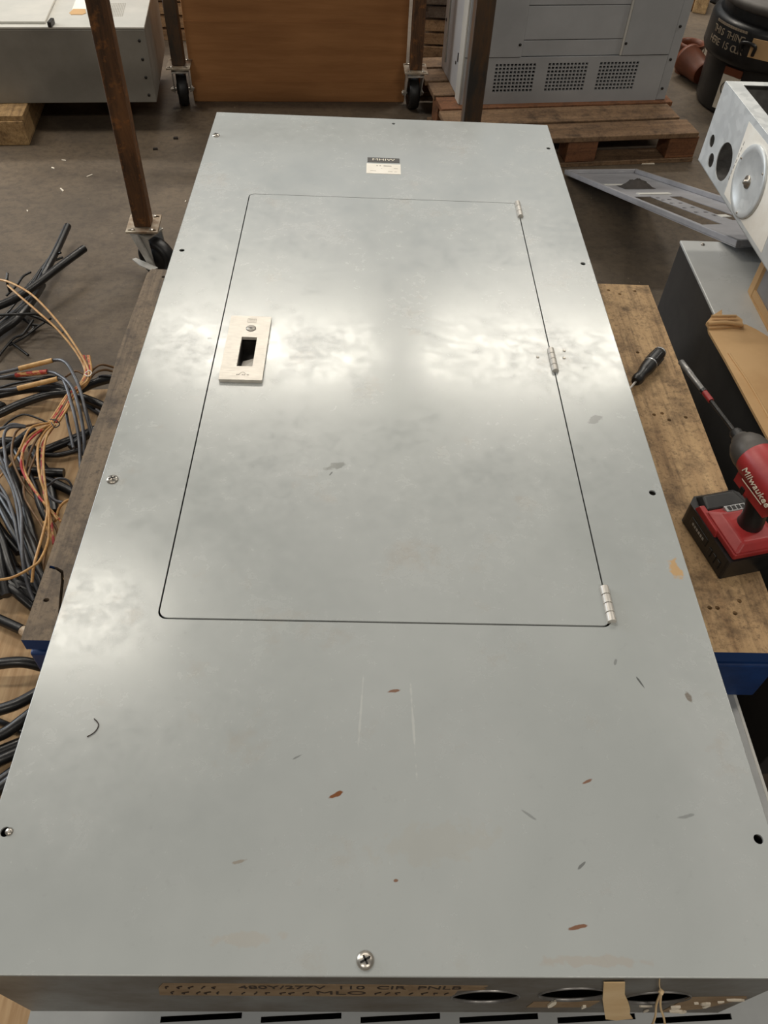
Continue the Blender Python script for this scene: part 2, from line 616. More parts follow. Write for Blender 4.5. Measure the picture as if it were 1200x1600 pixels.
SCR = [(-.392, 1.715), (-.391, 1.222), (-.391, .618), (-.392, .127), (.392, 1.715), (.391, 1.222), (.391, .618), (.392, .127), (.025, 1.822), (-.022, .012)]
DX0, DX1, DY0, DY1 = -.285, .286, .387, 1.449
g = .0011
holes = [circ(x, y, .0052, n=14) for x, y in SCR[:8]] + [circ(SCR[8][0], SCR[8][1] - .006, .0045, n=12), circ(SCR[9][0], SCR[9][1] + .003, .0045, n=12)]
mb = MB().plate(rect(-W2, W2, 0, PL), holes + [rrect(DX0 - g, DX1 + g, DY0 - g, DY1 + g, .012)], pz(ZT - .0025), pz(ZT))
for x0, x1, y0, y1 in ((-W2, W2, 0, .002), (-W2, W2, PL - .002, PL), (-W2, -W2 + .002, .002, PL - .002), (W2 - .002, W2, .002, PL - .002)):
    mb.box(x0, x1, y0, y1, pz(ZT - .009), pz(ZT - .0025))
for a_, b_ in (((-W2, 0), (-W2, PL)), ((W2, 0), (W2, PL)), ((-W2, 0), (W2, 0)), ((-W2, PL), (W2, PL))):
    mb.tube([(*a_, pz(ZT - .0016)), (*b_, pz(ZT - .0016))], .0016, 8)
mb.build('cover', M_COVER, panel)
LX, LY = -.269, .837          # latch plate corner
op = rect(LX + .025, LX + .051, LY + .034, LY + .112)
mb = MB().plate(rrect(DX0 + g, DX1 - g, DY0 + g, DY1 - g, .011), [op], pz(ZT - .0022), pz(ZT + .0003))
mb.build('door', M_DOOR, panel)
# enclosure
kh = [circ(.110, .604 - .5, .037, .0365, 28), circ(.202, .620 - .5, .037, .0365, 28), circ(.297, .600 - .5, .037, .0365, 28)]
toY = axes((1, 0, 0), (0, 0, 1))      # local z -> -y
mb = MB()
zt = pz(ZT - .0095)
mb.plate(rect(-.402, .402, 0, zt), kh, -.006, -.004, toY)
mb.box(-.402, .402, PL - .006, PL - .004, 0, zt)
mb.box(-.402, -.4, .006, PL - .006, 0, zt)
mb.box(.4, .402, .006, PL - .006, 0, zt)
mb.box(-.4, .4, .006, PL - .006, 0, .002)
mb.build('enclosure_box', M_BOX, panel)
for c in kh:
    cx = sum(p[0] for p in c) / len(c)
    cz = sum(p[1] for p in c) / len(c)
    MB().lathe([(.0372, -.0015), (.0372, .0015), (.0364, .0018), (.0362, -.0015)], 28, axes((1, 0, 0), (0, 0, 1), (cx, .004, cz)), cap=False).build('knockout_rim', M_WSTEEL, panel)
MB().box(-.36, .36, .05, PL - .05, .03, .035).build('back_pan', M_INNER, panel)
# hinges
for k, (y0, y1) in enumerate(((1.389, 1.449), (.886, .946), (.392, .447))):
    h = MB().tube([(.2868, y0 + .001, pz(ZT + .0015)), (.2868, y1 - .001, pz(ZT + .0015))], .0042, 10).build('hinge', M_DARKM, panel)
    n = 4 if k else 3
    for i in range(n):
        L = (y1 - y0) / n
        MB().tube([(.2868, y0 + i * L + .0007, pz(ZT + .0018)), (.2868, y0 + (i + 1) * L - .0007, pz(ZT + .0018))], .0058, 14).build('knuckle', M_CHROME, h)
# rivets beside the middle hinge
for x, y in ((.262, .925), (.311, .945), (.308, .925)):
    MB().lathe([(.0028, 0), (.0024, .0008), (.0012, .0012)], 12, T((x, y, pz(ZT + .0003)))).build('rivet', M_SCREW, panel)


def screw_at(x, y, r=.0085):
    s = MB().lathe([(r, 0), (r, .0008), (r * .9, .0022), (r * .62, .0036), (r * .3, .0043), (.0003, .0045)], 24, T((x, y, pz(ZT)))).build('screw', M_SCREW, panel)
    a = MB()
    a.box(-r * .62, r * .62, -.0009, .0009, .0034, .0048, T((x, y, pz(ZT))) @ Matrix.Rotation(.5, 4, 'Z'))
    a.box(-.0009, .0009, -r * .5, r * .5, .0034, .0048, T((x, y, pz(ZT))) @ Matrix.Rotation(.5, 4, 'Z'))
    a.build('drive_slot', M_DARKM, s)


for i in (0, 2, 9):
    screw_at(*SCR[i])
MB().lathe([(.004, -.004), (.004, .001), (.0015, .0016)], 12, T((SCR[3][0] + .004, SCR[3][1], pz(ZT)))).build('screw_tip', M_SCREW, panel)
# latch plate
lp = MB(T((LX, LY, pz(ZT + .0005)))).plate(rrect(0, .070, 0, .171, .0015, 2), [rect(.025, .051, .034, .112)], 0, .006).build('latch_plate', M_LATCH, panel, .0008)
q = T((LX, LY, pz(ZT + .0065)))
mb = MB(T((LX, LY, pz(ZT))))
mb.box(.024, .025, .033, .113, -.022, .0004)
mb.box(.051, .052, .033, .113, -.022, .0004)
mb.box(.025, .051, .033, .034, -.022, .0004)
mb.box(.025, .051, .112, .113, -.022, .0004)
mb.box(.025, .051, .034, .112, -.022, -.021)
mb.build('recess_cup', M_DARKM, lp)
mb = MB(T((LX, LY, pz(ZT))))
mb.add([(.029, .036, -.004), (.0505, .036, -.004), (.0505, .082, -.014), (.029, .074, -.016), (.029, .036, -.006), (.0505, .036, -.006), (.0505, .082, -.017), (.029, .074, -.019)],
       [(0, 1, 2, 3), (7, 6, 5, 4), (0, 4, 5, 1), (1, 5, 6, 2), (2, 6, 7, 3), (3, 7, 4, 0)])
mb.build('pull_paddle', M_CHROME, lp)
MB(q).lathe([(.0085, -.0005), (.0085, .0006), (.0079, .0006), (.0079, -.0005)], 28, T((.038, .136, 0)), cap=False).build('lock_ring', M_DARKM, lp)
lc = MB(q).lathe([(.0078, -.001), (.0076, .0010), (.0004, .0012)], 28, T((.038, .136, 0))).build('lock_cylinder', M_LATCH, lp)
MB(q).prism([(.034, .137), (.036, .1352), (.038, .1343), (.040, .1352), (.0425, .137), (.0395, .1366), (.038, .1378), (.0365, .1366)], .0009, .0016).build('keyhole', M_DARKM, lc)
mb = MB(q)
for x0, x1, y in ((.030, .045, .163), (.031, .044, .1525), (.032, .0385, .1600), (.0395, .0435, .1600), (.033, .043, .1565)):
    mb.box(x0, x1, y, y + .0006, 0, .0003)
mb.box(.030, .0305, .1525, .163, 0, .0003)
mb.box(.0445, .045, .1525, .163, 0, .0003)
mb.build('engraved_frame', M_GINK, lp)
mb = MB(q)
mb.tube([(.032, .014, 0), (.035, .018, 0), (.038, .0185, 0), (.041, .0165, 0), (.0425, .0140, 0)], .0003, 5)
for x in (.0275, .0305, .0365, .0395, .0455):
    mb.box(x, x + .0016, .0115, .0128 + (x * 1e4 % 3) * .0004, 0, .0003)
mb.build('engraved_emblem', M_GINK, lp)
# nameplate and paper label
npx = T((0, 1.612, pz(ZT)))
nm = MB(npx).box(-.0365, .0365, .0, .022, 0, .0006).build('nameplate', M_PRINT, panel)
lettering('MHIW', .013, M_LETTER, nm, npx @ T((.0, .012, .0008)) @ Matrix.Scale(1.45, 4, (1, 0, 0)), .0003)
pl = MB(npx).box(-.0385, .0385, -.053, -.007, 0, .0005).build('paper_label', M_WHITE, panel)
mb = MB(npx)
for x0, x1, y, t in ((-.016, -.013, -.018, .003), (-.009, -.006, -.018, .003), (.0, .018, -.018, .003), (.023, .032, -.029, .0018), (-.03, -.017, -.042, .0012), (.01, .02, -.043, .0012), (.024, .03, -.044, .001), (-.006, -.003, -.03, .001)):
    mb.box(x0, x1, y, y + t, .0004, .0007)
mb.build('printed_lines', M_GINK, pl)
# tape with handwriting on the near wall
Fy = axes((1, 0, 0), (0, 0, 1), (0, .004, 0))
tz = .140
tp = MB(Fy).prism([(-.236, tz - .031), (-.05, tz - .034), (.075, tz - .031), (.076, tz + .002), (.102, tz + .004), (.104, tz + .012), (.100, tz + .018), (.104, tz + .026), (-.066, tz + .031), (-.222, tz + .033), (-.230, tz + .01)], 0, .0006).build('masking_tape', M_TAPE, panel)
fx = Fy @ T((0, 0, .0008))
lettering('480Y/277V  110  CIR  PNLB', .024, M_INK, tp, fx @ T((-.035, tz + .016, 0)) @ Matrix.Scale(.82, 4, (1, 0, 0)), .0002, 'handwriting')
lettering('MLO', .026, M_INK, tp, fx @ T((-.045, tz - .014, 0)), .0002, 'handwriting')
mb = MB(fx)
for k in range(48):
    x = -.222 + (k % 24) * .0125 + random.uniform(-.002, .002)
    y = tz + (.016 if k < 24 else -.014)
    if (k < 24 and x > -.165) or (k >= 24 and (-.082 < x < -.01 or x > .066)):
        continue
    mb.tube([(x, y - .006, 0), (x + random.uniform(-.002, .003), y + random.uniform(-.002, .003), 0), (x + random.uniform(.002, .006), y + random.uniform(.003, .007), 0)], .0009, 4, 2)
mb.build('pen_strokes', M_INK, tp)['kind'] = 'stuff'
# torn tape, twine and paper residue round the knockouts
mb = MB(Fy)
mb.prism([(.215, .195), (.236, .196), (.254, .13), (.272, .08), (.285, .04), (.296, .0), (.308, -.03), (.292, -.045), (.276, -.035), (.266, .0), (.252, .05), (.238, .10)], .001, .0022)
mb.build('torn_tape', M_TAPE2, panel)
mb = MB(Fy)
mb.tube([(.262, .225, .001), (.272, .19, .003), (.283, .16, .004)], .0006, 6)
mb.tube([(.283, .16, .004), (.296, .10, .006), (.312, .04, .010), (.326, -.03, .014)], .0013, 6)
mb.tube([(.283, .16, .004), (.300, .10, .008), (.322, .04, .012), (.345, -.03, .016)], .0013, 6)
mb.lathe([(.001, -.003), (.0035, 0), (.001, .003)], 10, T((.283, .16, .004)))
mb.build('twine', M_TAPE2, panel)
mb = MB(Fy)
for (x, y, sx, sy) in ((.19, .07, .004, .03), (.23, .05, .003, .012), (.335, .045, .007, .014), (.345, .02, .01, .006), (.362, .07, .007, .007), (.368, .055, .004, .012), (.375, .08, .005, .006), (.386, .095, .012, .005), (.35, .075, .004, .003), (.356, .012, .005, .01), (.31, .02, .003, .01), (.298, .058, .01, .004)):
    pts = []
    for k in range(7):
        a = 2 * PI * k / 7
        r = random.uniform(.5, 1)
        pts.append((x + sx * r * math.cos(a), y + sy * r * math.sin(a)))
    MB(Fy).prism(pts, .0005, random.uniform(.0015, .003)).build('paper_residue', M_PAPER, panel)
MB(Fy).prism([(.168, .072), (.24, .08), (.238, .04), (.166, .038)], .0001, .0006).build('glue_patch', M_TAPE, panel)
MB(Fy).prism([(.332, .105), (.392, .112), (.398, .098), (.372, .03), (.33, .005)], .0001, .0005).build('glue_patch', M_TAPE, panel)

fb = [at(x, y, ZT + .0009) for x, y in ((147, 1123), (152, 1128), (154, 1133), (151, 1140), (145, 1146), (136, 1151))]
tag(MB().tube(fb, .0006, 5, 4).build('fibre', M_INK, recenter=True), 'dark curled hair-thin fibre lying on the grey panel cover', 'fibre')

# ================================================================== blue pallet under the panel
pallet = thing('wooden_pallet', 'worn wooden pallet with blue painted edges carrying the grey panel', 'pallet', (.05, 1.01, .351))
PX0, PX1, PY0, PY1 = -.612, .612, -.515, .517


def zz(z):
    return z - .351


bw = .155
nb = 6
for i in range(nb):
    x0 = PX0 + i * (PX1 - PX0 - bw) / (nb - 1)
    m = MB()
    if i == 0:
        crack = [(.009, -.371), (.022, -.374), (.034, -.381), (.040, -.40), (.047, -.44), (.052, -.47), (.0575, -.50), (.0535, -.50), (.0485, -.47), (.0425, -.44), (.0355, -.402), (.031, -.386), (.021, -.379), (.009, -.376)]
        m.plate([(x0 + .003, PY0), (x0 + bw, PY0), (x0 + bw, PY1), (x0 + .012, PY1), (x0 + .004, PY1 - .02), (x0, .2), (x0 + .006, .05), (x0 + .001, -.1), (x0 + .003, -.25)],
                [[(x0 + a, b) for a, b in crack], circ(x0 + .045, .485, .004, n=8), circ(x0 + .055, .44, .003, n=8), circ(x0 + .022, -.44, .005, .004, 8)], zz(.472), zz(.5))
        m.build('deck_board', M_DECKG, pallet, .002)
    elif i == nb - 1:
        hl = [circ(x0 + a, b, .0042, n=8) for a, b in ((.05, .49), (.075, .475), (.115, .49), (.06, .045), (.078, .05), (.088, .03), (.125, .04), (.045, -.43), (.058, -.43), (.085, -.44), (.1, -.415), (.07, .25))]
        m.plate(rect(x0, x0 + bw, PY0, PY1), hl, zz(.472), zz(.5))
        m.build('deck_board', M_DECK, pallet, .003)
    else:
        m.box(x0, x0 + bw, PY0, PY1, zz(.472), zz(.5))
        m.build('deck_board', M_DECK, pallet, .002)
for y in (PY0 + .012, -.06, PY1 - .132):
    MB().box(PX0 + .01, PX1 - .01, y, y + .12, zz(.455), zz(.472)).build('cross_board', M_DARKM if y < -.4 else M_BLUEP, pallet)  # near board dark, shadow gap below the deck put into its colour
for y in (PY0, -.06, PY1 - .12):
    MB().box(PX0 + .002, PX1 - .002, y + .002, y + .118, 0, zz(.455)).build('stringer', M_BLUEP, pallet, .004)

# ================================================================== lower cabinet carrying the pallet
low = thing('ventilated_cabinet', 'grey steel cabinet with louvre slots lying beneath the blue-edged pallet', 'cabinet', (.085, .7, 0))
LX0, LX1, LY0, LY1 = -.539, .54, -.85, .86
sl = []
for j in range(9):
    for i in range(6):
        x = -.368 + i * .1315
        y = -.682 - j * .0165
        sl.append([(x, y - .006), (x + .106, y - .001), (x + .106, y + .006), (x, y + .001)])
MB().plate(rect(LX0, LX1, LY0, LY1), sl, .348, .351).build('louvred_top', M_LOWC, low)
mb = MB()
mb.box(LX0, LX0 + .003, LY0, LY1, 0, .348)
mb.box(LX1 - .003, LX1, LY0, LY1, 0, .348)
mb.box(LX0 + .003, LX1 - .003, LY0, LY0 + .003, 0, .348)
mb.box(LX0 + .003, LX1 - .003, LY1 - .003, LY1, 0, .348)
mb.box(LX0 + .003, LX1 - .003, LY0 + .003, LY1 - .003, 0, .003)
mb.build('body', M_BOX, low)
MB().box(LX1, LX1 + .006, LY0, -.19, .333, .351).build('edge_lip', M_CABT, low, .001)  # lip paler than the top, its lit edge put into the colour

# ================================================================== impact driver
DRV = thing('impact_driver', 'red and black cordless impact driver standing on its battery on the pallet board', 'power tool', (.622, .720, .5), R(14))
BX = Matrix.Translation((-.004, -.006, 0)) @ Matrix.Diagonal((1.16, 1.12, 1, 1))
bt = MB(BX).plate([(-.046, -.058), (.046, -.058), (.046, .062), (.034, .074), (-.034, .074), (-.046, .062)], [], .003, .05).build('battery_case', M_BLACK, DRV, .006, 3)
MB(BX).prism([(-.043, -.055), (.043, -.055), (.043, .06), (-.043, .06)], 0, .004).build('battery_base', M_RUBBER, bt)
for i in range(3):
    MB(BX).box(-.0475, -.0445, -.045 + i * .012, -.037 + i * .012, .012, .03).build('battery_rib', M_DARKM, bt, .001)
MB(BX).box(-.0472, -.045, -.005, .045, .018, .036).build('battery_plate', M_DARKM, bt, .002)
for i in range(6):
    MB(BX).box(-.0476, -.0471, .034 - i * .006, .038 - i * .006, .024, .029).build('printed_mark', M_GINK, bt)
mb = MB(BX)
mb.prism([(-.041, -.056), (.041, -.056), (.041, .034), (-.041, .034)], .05, .064)
mb.prism([(-.041, -.056), (.041, -.056), (.041, .034), (-.041, .034)], .064, .078, top=[(-.026, -.044), (.026, -.044), (.026, .016), (-.026, .016)])
ft = mb.build('red_foot', M_RED, DRV, .004, 3)
MB(BX).prism([(-.044, -.01), (-.034, -.01), (-.034, .052), (-.044, .052)], .048, .062, top=[(-.043, -.006), (-.034, -.006), (-.034, .046), (-.043, .046)]).build('release_button', M_RED, ft, .002)
MB(BX).prism([(-.04, .034), (.04, .034), (.032, .073), (-.032, .073)], .05, .062, top=[(-.034, .036), (.034, .036), (.026, .064), (-.026, .064)]).build('battery_latch_hood', M_BLACK, bt, .003)
sw = MB(BX).box(-.018, .018, .015, .028, .068, .0785).build('mode_panel', M_SILVER, ft, .002)
for i in range(4):
    MB(BX).box(-.014 + i * .0075, -.009 + i * .0075, .018, .025, .0784, .0795).build('mode_key', M_BLACK, sw)
MB().tube([(0, -.018, .066), (0, -.020, .085), (0, -.016, .11), (0, -.008, .135), (0, -.004, .16)], lambda u: .0235 - .004 * math.sin(u * PI), 18).build('grip', M_BLACK, DRV)
HZ = .178
hx = axes((1, 0, 0), (0, 0, 1), (0, 0, HZ))   # local z -> -y
mb = MB()
mb.lathe([(.006, -.074), (.02, -.072), (.028, -.06), (.031, -.035), (.033, 0), (.033, .03), (.031, .045)], 28, T((0, 0, HZ)) @ Matrix.Rotation(-PI / 2, 4, 'X'))
mb.prism([(-.021, -.05), (.021, -.05), (.023, .035), (-.023, .035)], HZ - .045, HZ - .01)
hd = mb.build('motor_housing', M_RED, DRV)
MB().lathe([(.0318, .040), (.0318, .052), (.029, .066), (.022, .078), (.016, .083), (.014, .088)], 28, T((0, 0, HZ)) @ Matrix.Rotation(-PI / 2, 4, 'X')).build('gear_case', M_GEAR, DRV)
MB().lathe([(.0105, .085), (.0105, .1), (.008, .104)], 20, T((0, 0, HZ)) @ Matrix.Rotation(-PI / 2, 4, 'X')).build('chuck_collar', M_DARKM, DRV)
MB().box(-.006, .006, .008, .022, HZ - .07, HZ - .045).build('trigger', M_RED, DRV, .003)
MB().box(-.0345, -.0315, -.004, .006, HZ - .038, HZ - .026).build('direction_button', M_BLACK, hd, .001)
lettering('Milwaukee', .0185, M_LETTER, hd, axes((0, -1, -.0), (0, -.12, 1), (-.0335, -.018, HZ - .002)) @ Matrix.Rotation(R(-6), 4, 'Z'), .0006, shear=.25)
MB().box(-.034, -.0334, -.045, .012, HZ - .0155, HZ - .014).build('underline', M_LETTER, hd)
bit = MB().tube([(0, .1, HZ), (0, .185, HZ)], .0036, 10).build('bit_extension', M_DARKM, DRV)
MB().tube([(0, .182, HZ), (0, .206, HZ)], .0052, 10).build('bit_band', M_RED, bit)
MB().tube([(0, .206, HZ), (0, .212, HZ)], .006, 10).build('bit_ring', M_BLACK, bit)
MB().lathe([(.0052, .212), (.0052, .252), (.0058, .256), (.0058, .292), (.004, .294)], 12, T((0, 0, HZ)) @ Matrix.Rotation(-PI / 2, 4, 'X')).build('nut_socket', M_WSTEEL, bit)

# ================================================================== screwdriver
p1, p0 = Vector((.621, 1.245, .517)), Vector((.541, 1.139, .514))
d = (p0 - p1).normalized()
sd = thing('screwdriver', 'black handled screwdriver with a silver ring lying on the pallet board', 'screwdriver', (p1.x, p1.y, .5))
off = T(-Vector((p1.x, p1.y, .5)))
L = (p0 - p1).length
prof = [(.008, 0), (.0135, .004), (.0155, .02), (.0155, .07), (.0135, .085), (.0105, .1), (.0125, .112), (.0125, .122), (.009, .13)]
q = d.to_track_quat('Z', 'Y').to_matrix().to_4x4()
hq = off @ T(p1) @ q
hdl = MB(hq).lathe(prof, 18).build('handle', M_BLACK, sd)
MB(hq).lathe([(.0137, .005), (.0148, .008), (.0138, .0085)], 18, cap=False).build('ring', M_SILVER, hdl)
MB(hq).lathe([(.0158, .055), (.0158, .058)], 18, cap=False).build('ring', M_SILVER, hdl)
for k in range(6):
    a = 2 * PI * k / 6
    MB(hq).tube([(.0148 * math.cos(a), .0148 * math.sin(a), .02), (.0148 * math.cos(a), .0148 * math.sin(a), .05)], .0022, 6).build('grip_rib', M_RUBBER, hdl)
MB(hq).tube([(0, 0, .128), (-.0, 0, .195)], .0026, 10).build('shaft', M_CHROME, sd)

# ================================================================== right-hand grey cabinet and what lies on it
cr = thing('steel_cabinet', 'grey steel cabinet with shaded side standing beside the pallet under the cardboard', 'cabinet', (1.1, 1.25, 0))
CX, CY0, CY1 = -.303, -.75, .491
MB().box(CX, .45, CY0, CY1, 0, .492).build('body', M_DSIDE, cr, .003)
MB().box(CX - .002, .452, CY0 - .002, CY1 + .002, .492, .5).build('top_panel', M_DCAB, cr, .002)
for x, y in ((-.25, .475), (-.235, .06)):
    MB().lathe([(.006, 0), (.006, .002), (.002, .005)], 12, T((x, y, .5))).build('screw', M_SCREW, cr)

# torn cardboard on the cabinet
cb = thing('cardboard_sheet', 'torn tan cardboard flap draped over the shaded-side cabinet edge', 'cardboard', (.9, 1.0, .5))
C0 = Vector((.9, 1.0, .5))
poly = [at(1106, 512, .51), at(1130, 508, .51), at(1165, 508, .51), at(1182, 516, .51), at(1200, 527, .51)]
poly = [(p.x - .9, p.y - 1.0) for p in poly] + [(-.004, .30), (-.004, -.45), (-.118, -.45), (-.119, -.2), (-.122, -.03), (-.13, .1), (-.137, .22), (-.146, .33)]
MB().prism(poly, .006, .012).build('sheet', M_CARD, cb)
a = [at(x, y, .516) for x, y in ((1103, 505), (1112, 494), (1128, 484), (1128, 492), (1152, 494), (1160, 500), (1160, 510), (1108, 513))]
MB().prism([(p.x - .9, p.y - 1.0) for p in a][::-1], .012, .017).build('torn_ply', M_CARD, cb)
f0, f1 = at(1106, 506, .52), at(1160, 508, .52)
MB().tube([f0 - C0, (f0 + f1) / 2 - C0 + Vector((0, .004, .002)), f1 - C0], .005, 8).build('curled_edge', M_CARD, cb)
f0, f1 = at(1112, 494, .525), at(1150, 494, .525)
MB().tube([f0 - C0, f1 - C0], .0035, 8).build('curled_edge', M_CARD, cb)
MB().tube([(-.124, .25, .013), (-.105, .1, .0125), (-.092, -.2, .0125), (-.09, -.44, .0125)], .0025, 6).build('crease', M_CARD, cb)

# block under the galvanised box
bk = thing('grey_block', 'grey steel block with a tan taped corner between cabinet and galvanised box', 'steel block', (1.06, 1.3, .5))
MB().box(-.150, .2, -.3, .207, 0, .158).build('body', M_TRAY, bk, .003)
mb = MB()
mb.prism([(-.156, .212), (-.140, .212), (-.140, .205), (-.150, .205), (-.150, .185), (-.156, .19)], .002, .157)
mb.prism([(-.154, -.3), (-.150, -.3), (-.150, .212), (-.154, .212)], .0, .022)
mb.prism([(-.160, -.3), (-.154, -.3), (-.154, .1), (-.156, .2)], .0, .004)
mb.build('tan_edge_tape', M_CARD, bk)
MB().lathe([(.010, -.001), (.010, .002), (.008, .002)], 16, axes((0, -1, 0), (0, 0, 1), (-.150, .165, .09))).build('knockout', M_BLACK, bk)

# galvanised box with knockouts
GO = Vector((.819, 1.859, .66))
gr = math.atan2(.515, .015) - PI / 2
gb = thing('galvanised_box', 'open galvanised steel box with round knockouts and a white paper sticker', 'steel box', GO, R(1.7))
GH, GL, GW, t = .19, .72, .42, .002
fx = axes((0, -1, 0), (0, 0, 1))              # u runs towards the viewer, v up, normal -x
hs = [circ(.038, .066, .0145, n=18), circ(.069, .032, .0165, n=18), circ(.138, .061, .043, n=28), circ(.5, .09, .045, n=28)]
mb = MB()
mb.plate(rect(0, GL, 0, GH), hs, -t, 0, fx)
mb.box(0, GW, 0, t, 0, GH)
mb.box(0, GW, -GL, -GL + t, 0, GH)
mb.box(GW - t, GW, -GL, 0, 0, GH)
mb.box(0, GW, -GL, 0, 0, t)
mb.build('shell', M_GALV, gb)
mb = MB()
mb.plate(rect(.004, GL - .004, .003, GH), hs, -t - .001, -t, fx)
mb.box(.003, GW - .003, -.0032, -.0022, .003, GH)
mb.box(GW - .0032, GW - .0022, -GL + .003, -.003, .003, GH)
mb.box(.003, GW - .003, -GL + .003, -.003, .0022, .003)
mb.build('shade_lining', M_LINER, gb)  # added inner skin, shade inside the box put into its dull grey
mb = MB()
mb.box(.0, .036, -GL, .0, GH, GH + t)
mb.box(.036, GW, -.022, 0, GH, GH + t)
mb.box(.036, GW, -GL, -GL + .022, GH, GH + t)
mb.build('rim_flange', M_GALV, gb, .0006)
MB(T((.15, -.011, GH + t))).lathe([(.005, 0), (.005, .0005)], 12).build('rim_hole', M_DARKM, gb)
ps = MB(fx).prism([(.186, .176), (.30, .178), (.44, .178), (.46, .012), (.20, .012)], 0, .0006).build('paper_sticker', M_WHITE, gb)
mb = MB(fx)
for k in range(7):
    mb.box(.193 + k * .001, .196 + k * .001, .045 + k * .014, .054 + k * .014, .0005, .0008)
mb.build('printed_lines', M_GINK, ps)
disc = MB(fx @ T((.291, .088, .0006))).lathe([(.078, 0), (.078, .004), (.074, .006), (.064, .005), (.062, .003), (.01, .0035)], 36).build('round_cover', M_GALV, gb)
MB(fx @ T((.291, .088, .004))).lathe([(.014, 0), (.014, .003), (.006, .003), (.005, .010), (.002, .011)], 16).build('centre_bolt', M_SCREW, disc)
for a in (40, 160, 280):
    MB(fx @ T((.291 + .069 * math.cos(R(a)), .088 + .069 * math.sin(R(a)), .006))).lathe([(.003, 0), (.002, .002)], 8).build('rivet', M_SCREW, disc)

# slotted tray sloping from the floor up on to the cabinet
o0 = Vector((.80, 3.099, .012))
uu = Vector((.302, .029, 0))
vv = Vector((.906, 1.642, .539)) - o0
tm = axes(uu, -vv, o0)                        # local x across, local -y towards the cabinet
tm2 = axes(uu, -vv)
tr = thing('slotted_tray', 'grey steel tray with two long slots sloping from floor up to the cabinet', 'steel tray', o0)
TW, TL = .318, 1.536
hs = [[(.045, -1.222), (.118, -1.222), (.115, -.675), (.045, -.675)], [(.178, -1.16), (.226, -1.16), (.226, -.678), (.181, -.678)]]
hs += [circ(x, -y, .008, .010, 10) for x, y in ((.130, .705), (.128, .757), (.155, .745), (.13, .825), (.16, .827), (.13, .926), (.162, .917), (.132, 1.01), (.163, 1.013))]
hs += [rect(.158, .170, -1.085, -1.06), circ(.013 + .02, -1.45, .006, n=10), circ(.05, -1.452, .013, .011, 12)]
MB(tm2).plate(rect(0, TW, -TL, 0), hs, 0, .002).build('pan', M_TRAY, tr)
for (x0, x1, y0, y1) in ((0, .012, -TL, 0), (TW - .012, TW, -TL, 0), (.012, TW - .012, -.012, 0), (.012, TW - .012, -TL, -TL + .012)):
    MB(tm2).box(x0, x1, y0, y1, .002, .018).build('lip', M_TRAY, tr, .002)
MB(tm2).box(.045, .14, -.38, -.355, .002, .004).build('strap', M_CABT, tr)
MB(tm2).box(.09, .21, -.635, -.6, .002, .005).build('strap', M_CABT, tr)
MB(tm2).box(.17, .2, -1.11, -1.07, .002, .004).build('strap', M_CABT, tr)
# rag on the tray
rg = MB()
n = 10
pts = []
for i in range(n + 1):
    for j in range(n + 1):
        u, v = i / n - .5, j / n - .5
        e = max(0, 1 - (u * u + v * v) * 4)
        pts.append((.15 + u * .12, -.44 + v * .10, .003 + e * (.012 + .02 * abs(math.sin(i * 2.1 + j * 1.3)))))
rg.add(pts, [(i * (n + 1) + j, (i + 1) * (n + 1) + j, (i + 1) * (n + 1) + j + 1, i * (n + 1) + j + 1) for i in range(n) for j in range(n)], True, tm)
tag(rg.build('rag', M_RAG, recenter=True), 'small crumpled dark rag lying in the slotted tray', 'rag')

# ================================================================== rolling rack
RA, RB, RC, RD = Vector((-.777, 2.285, 0)), Vector((-.885, 3.64, 0)), Vector((.173, 3.70, 0)), Vector((.28, 2.345, 0))
rack = thing('rolling_rack', 'rusty square tube rack on black caster wheels', 'rack', (-.3, 2.99, 0))
RO = Vector((-.3, 2.99, 0))
PH = 1.02
rz = R(3.2)
hw = .0275


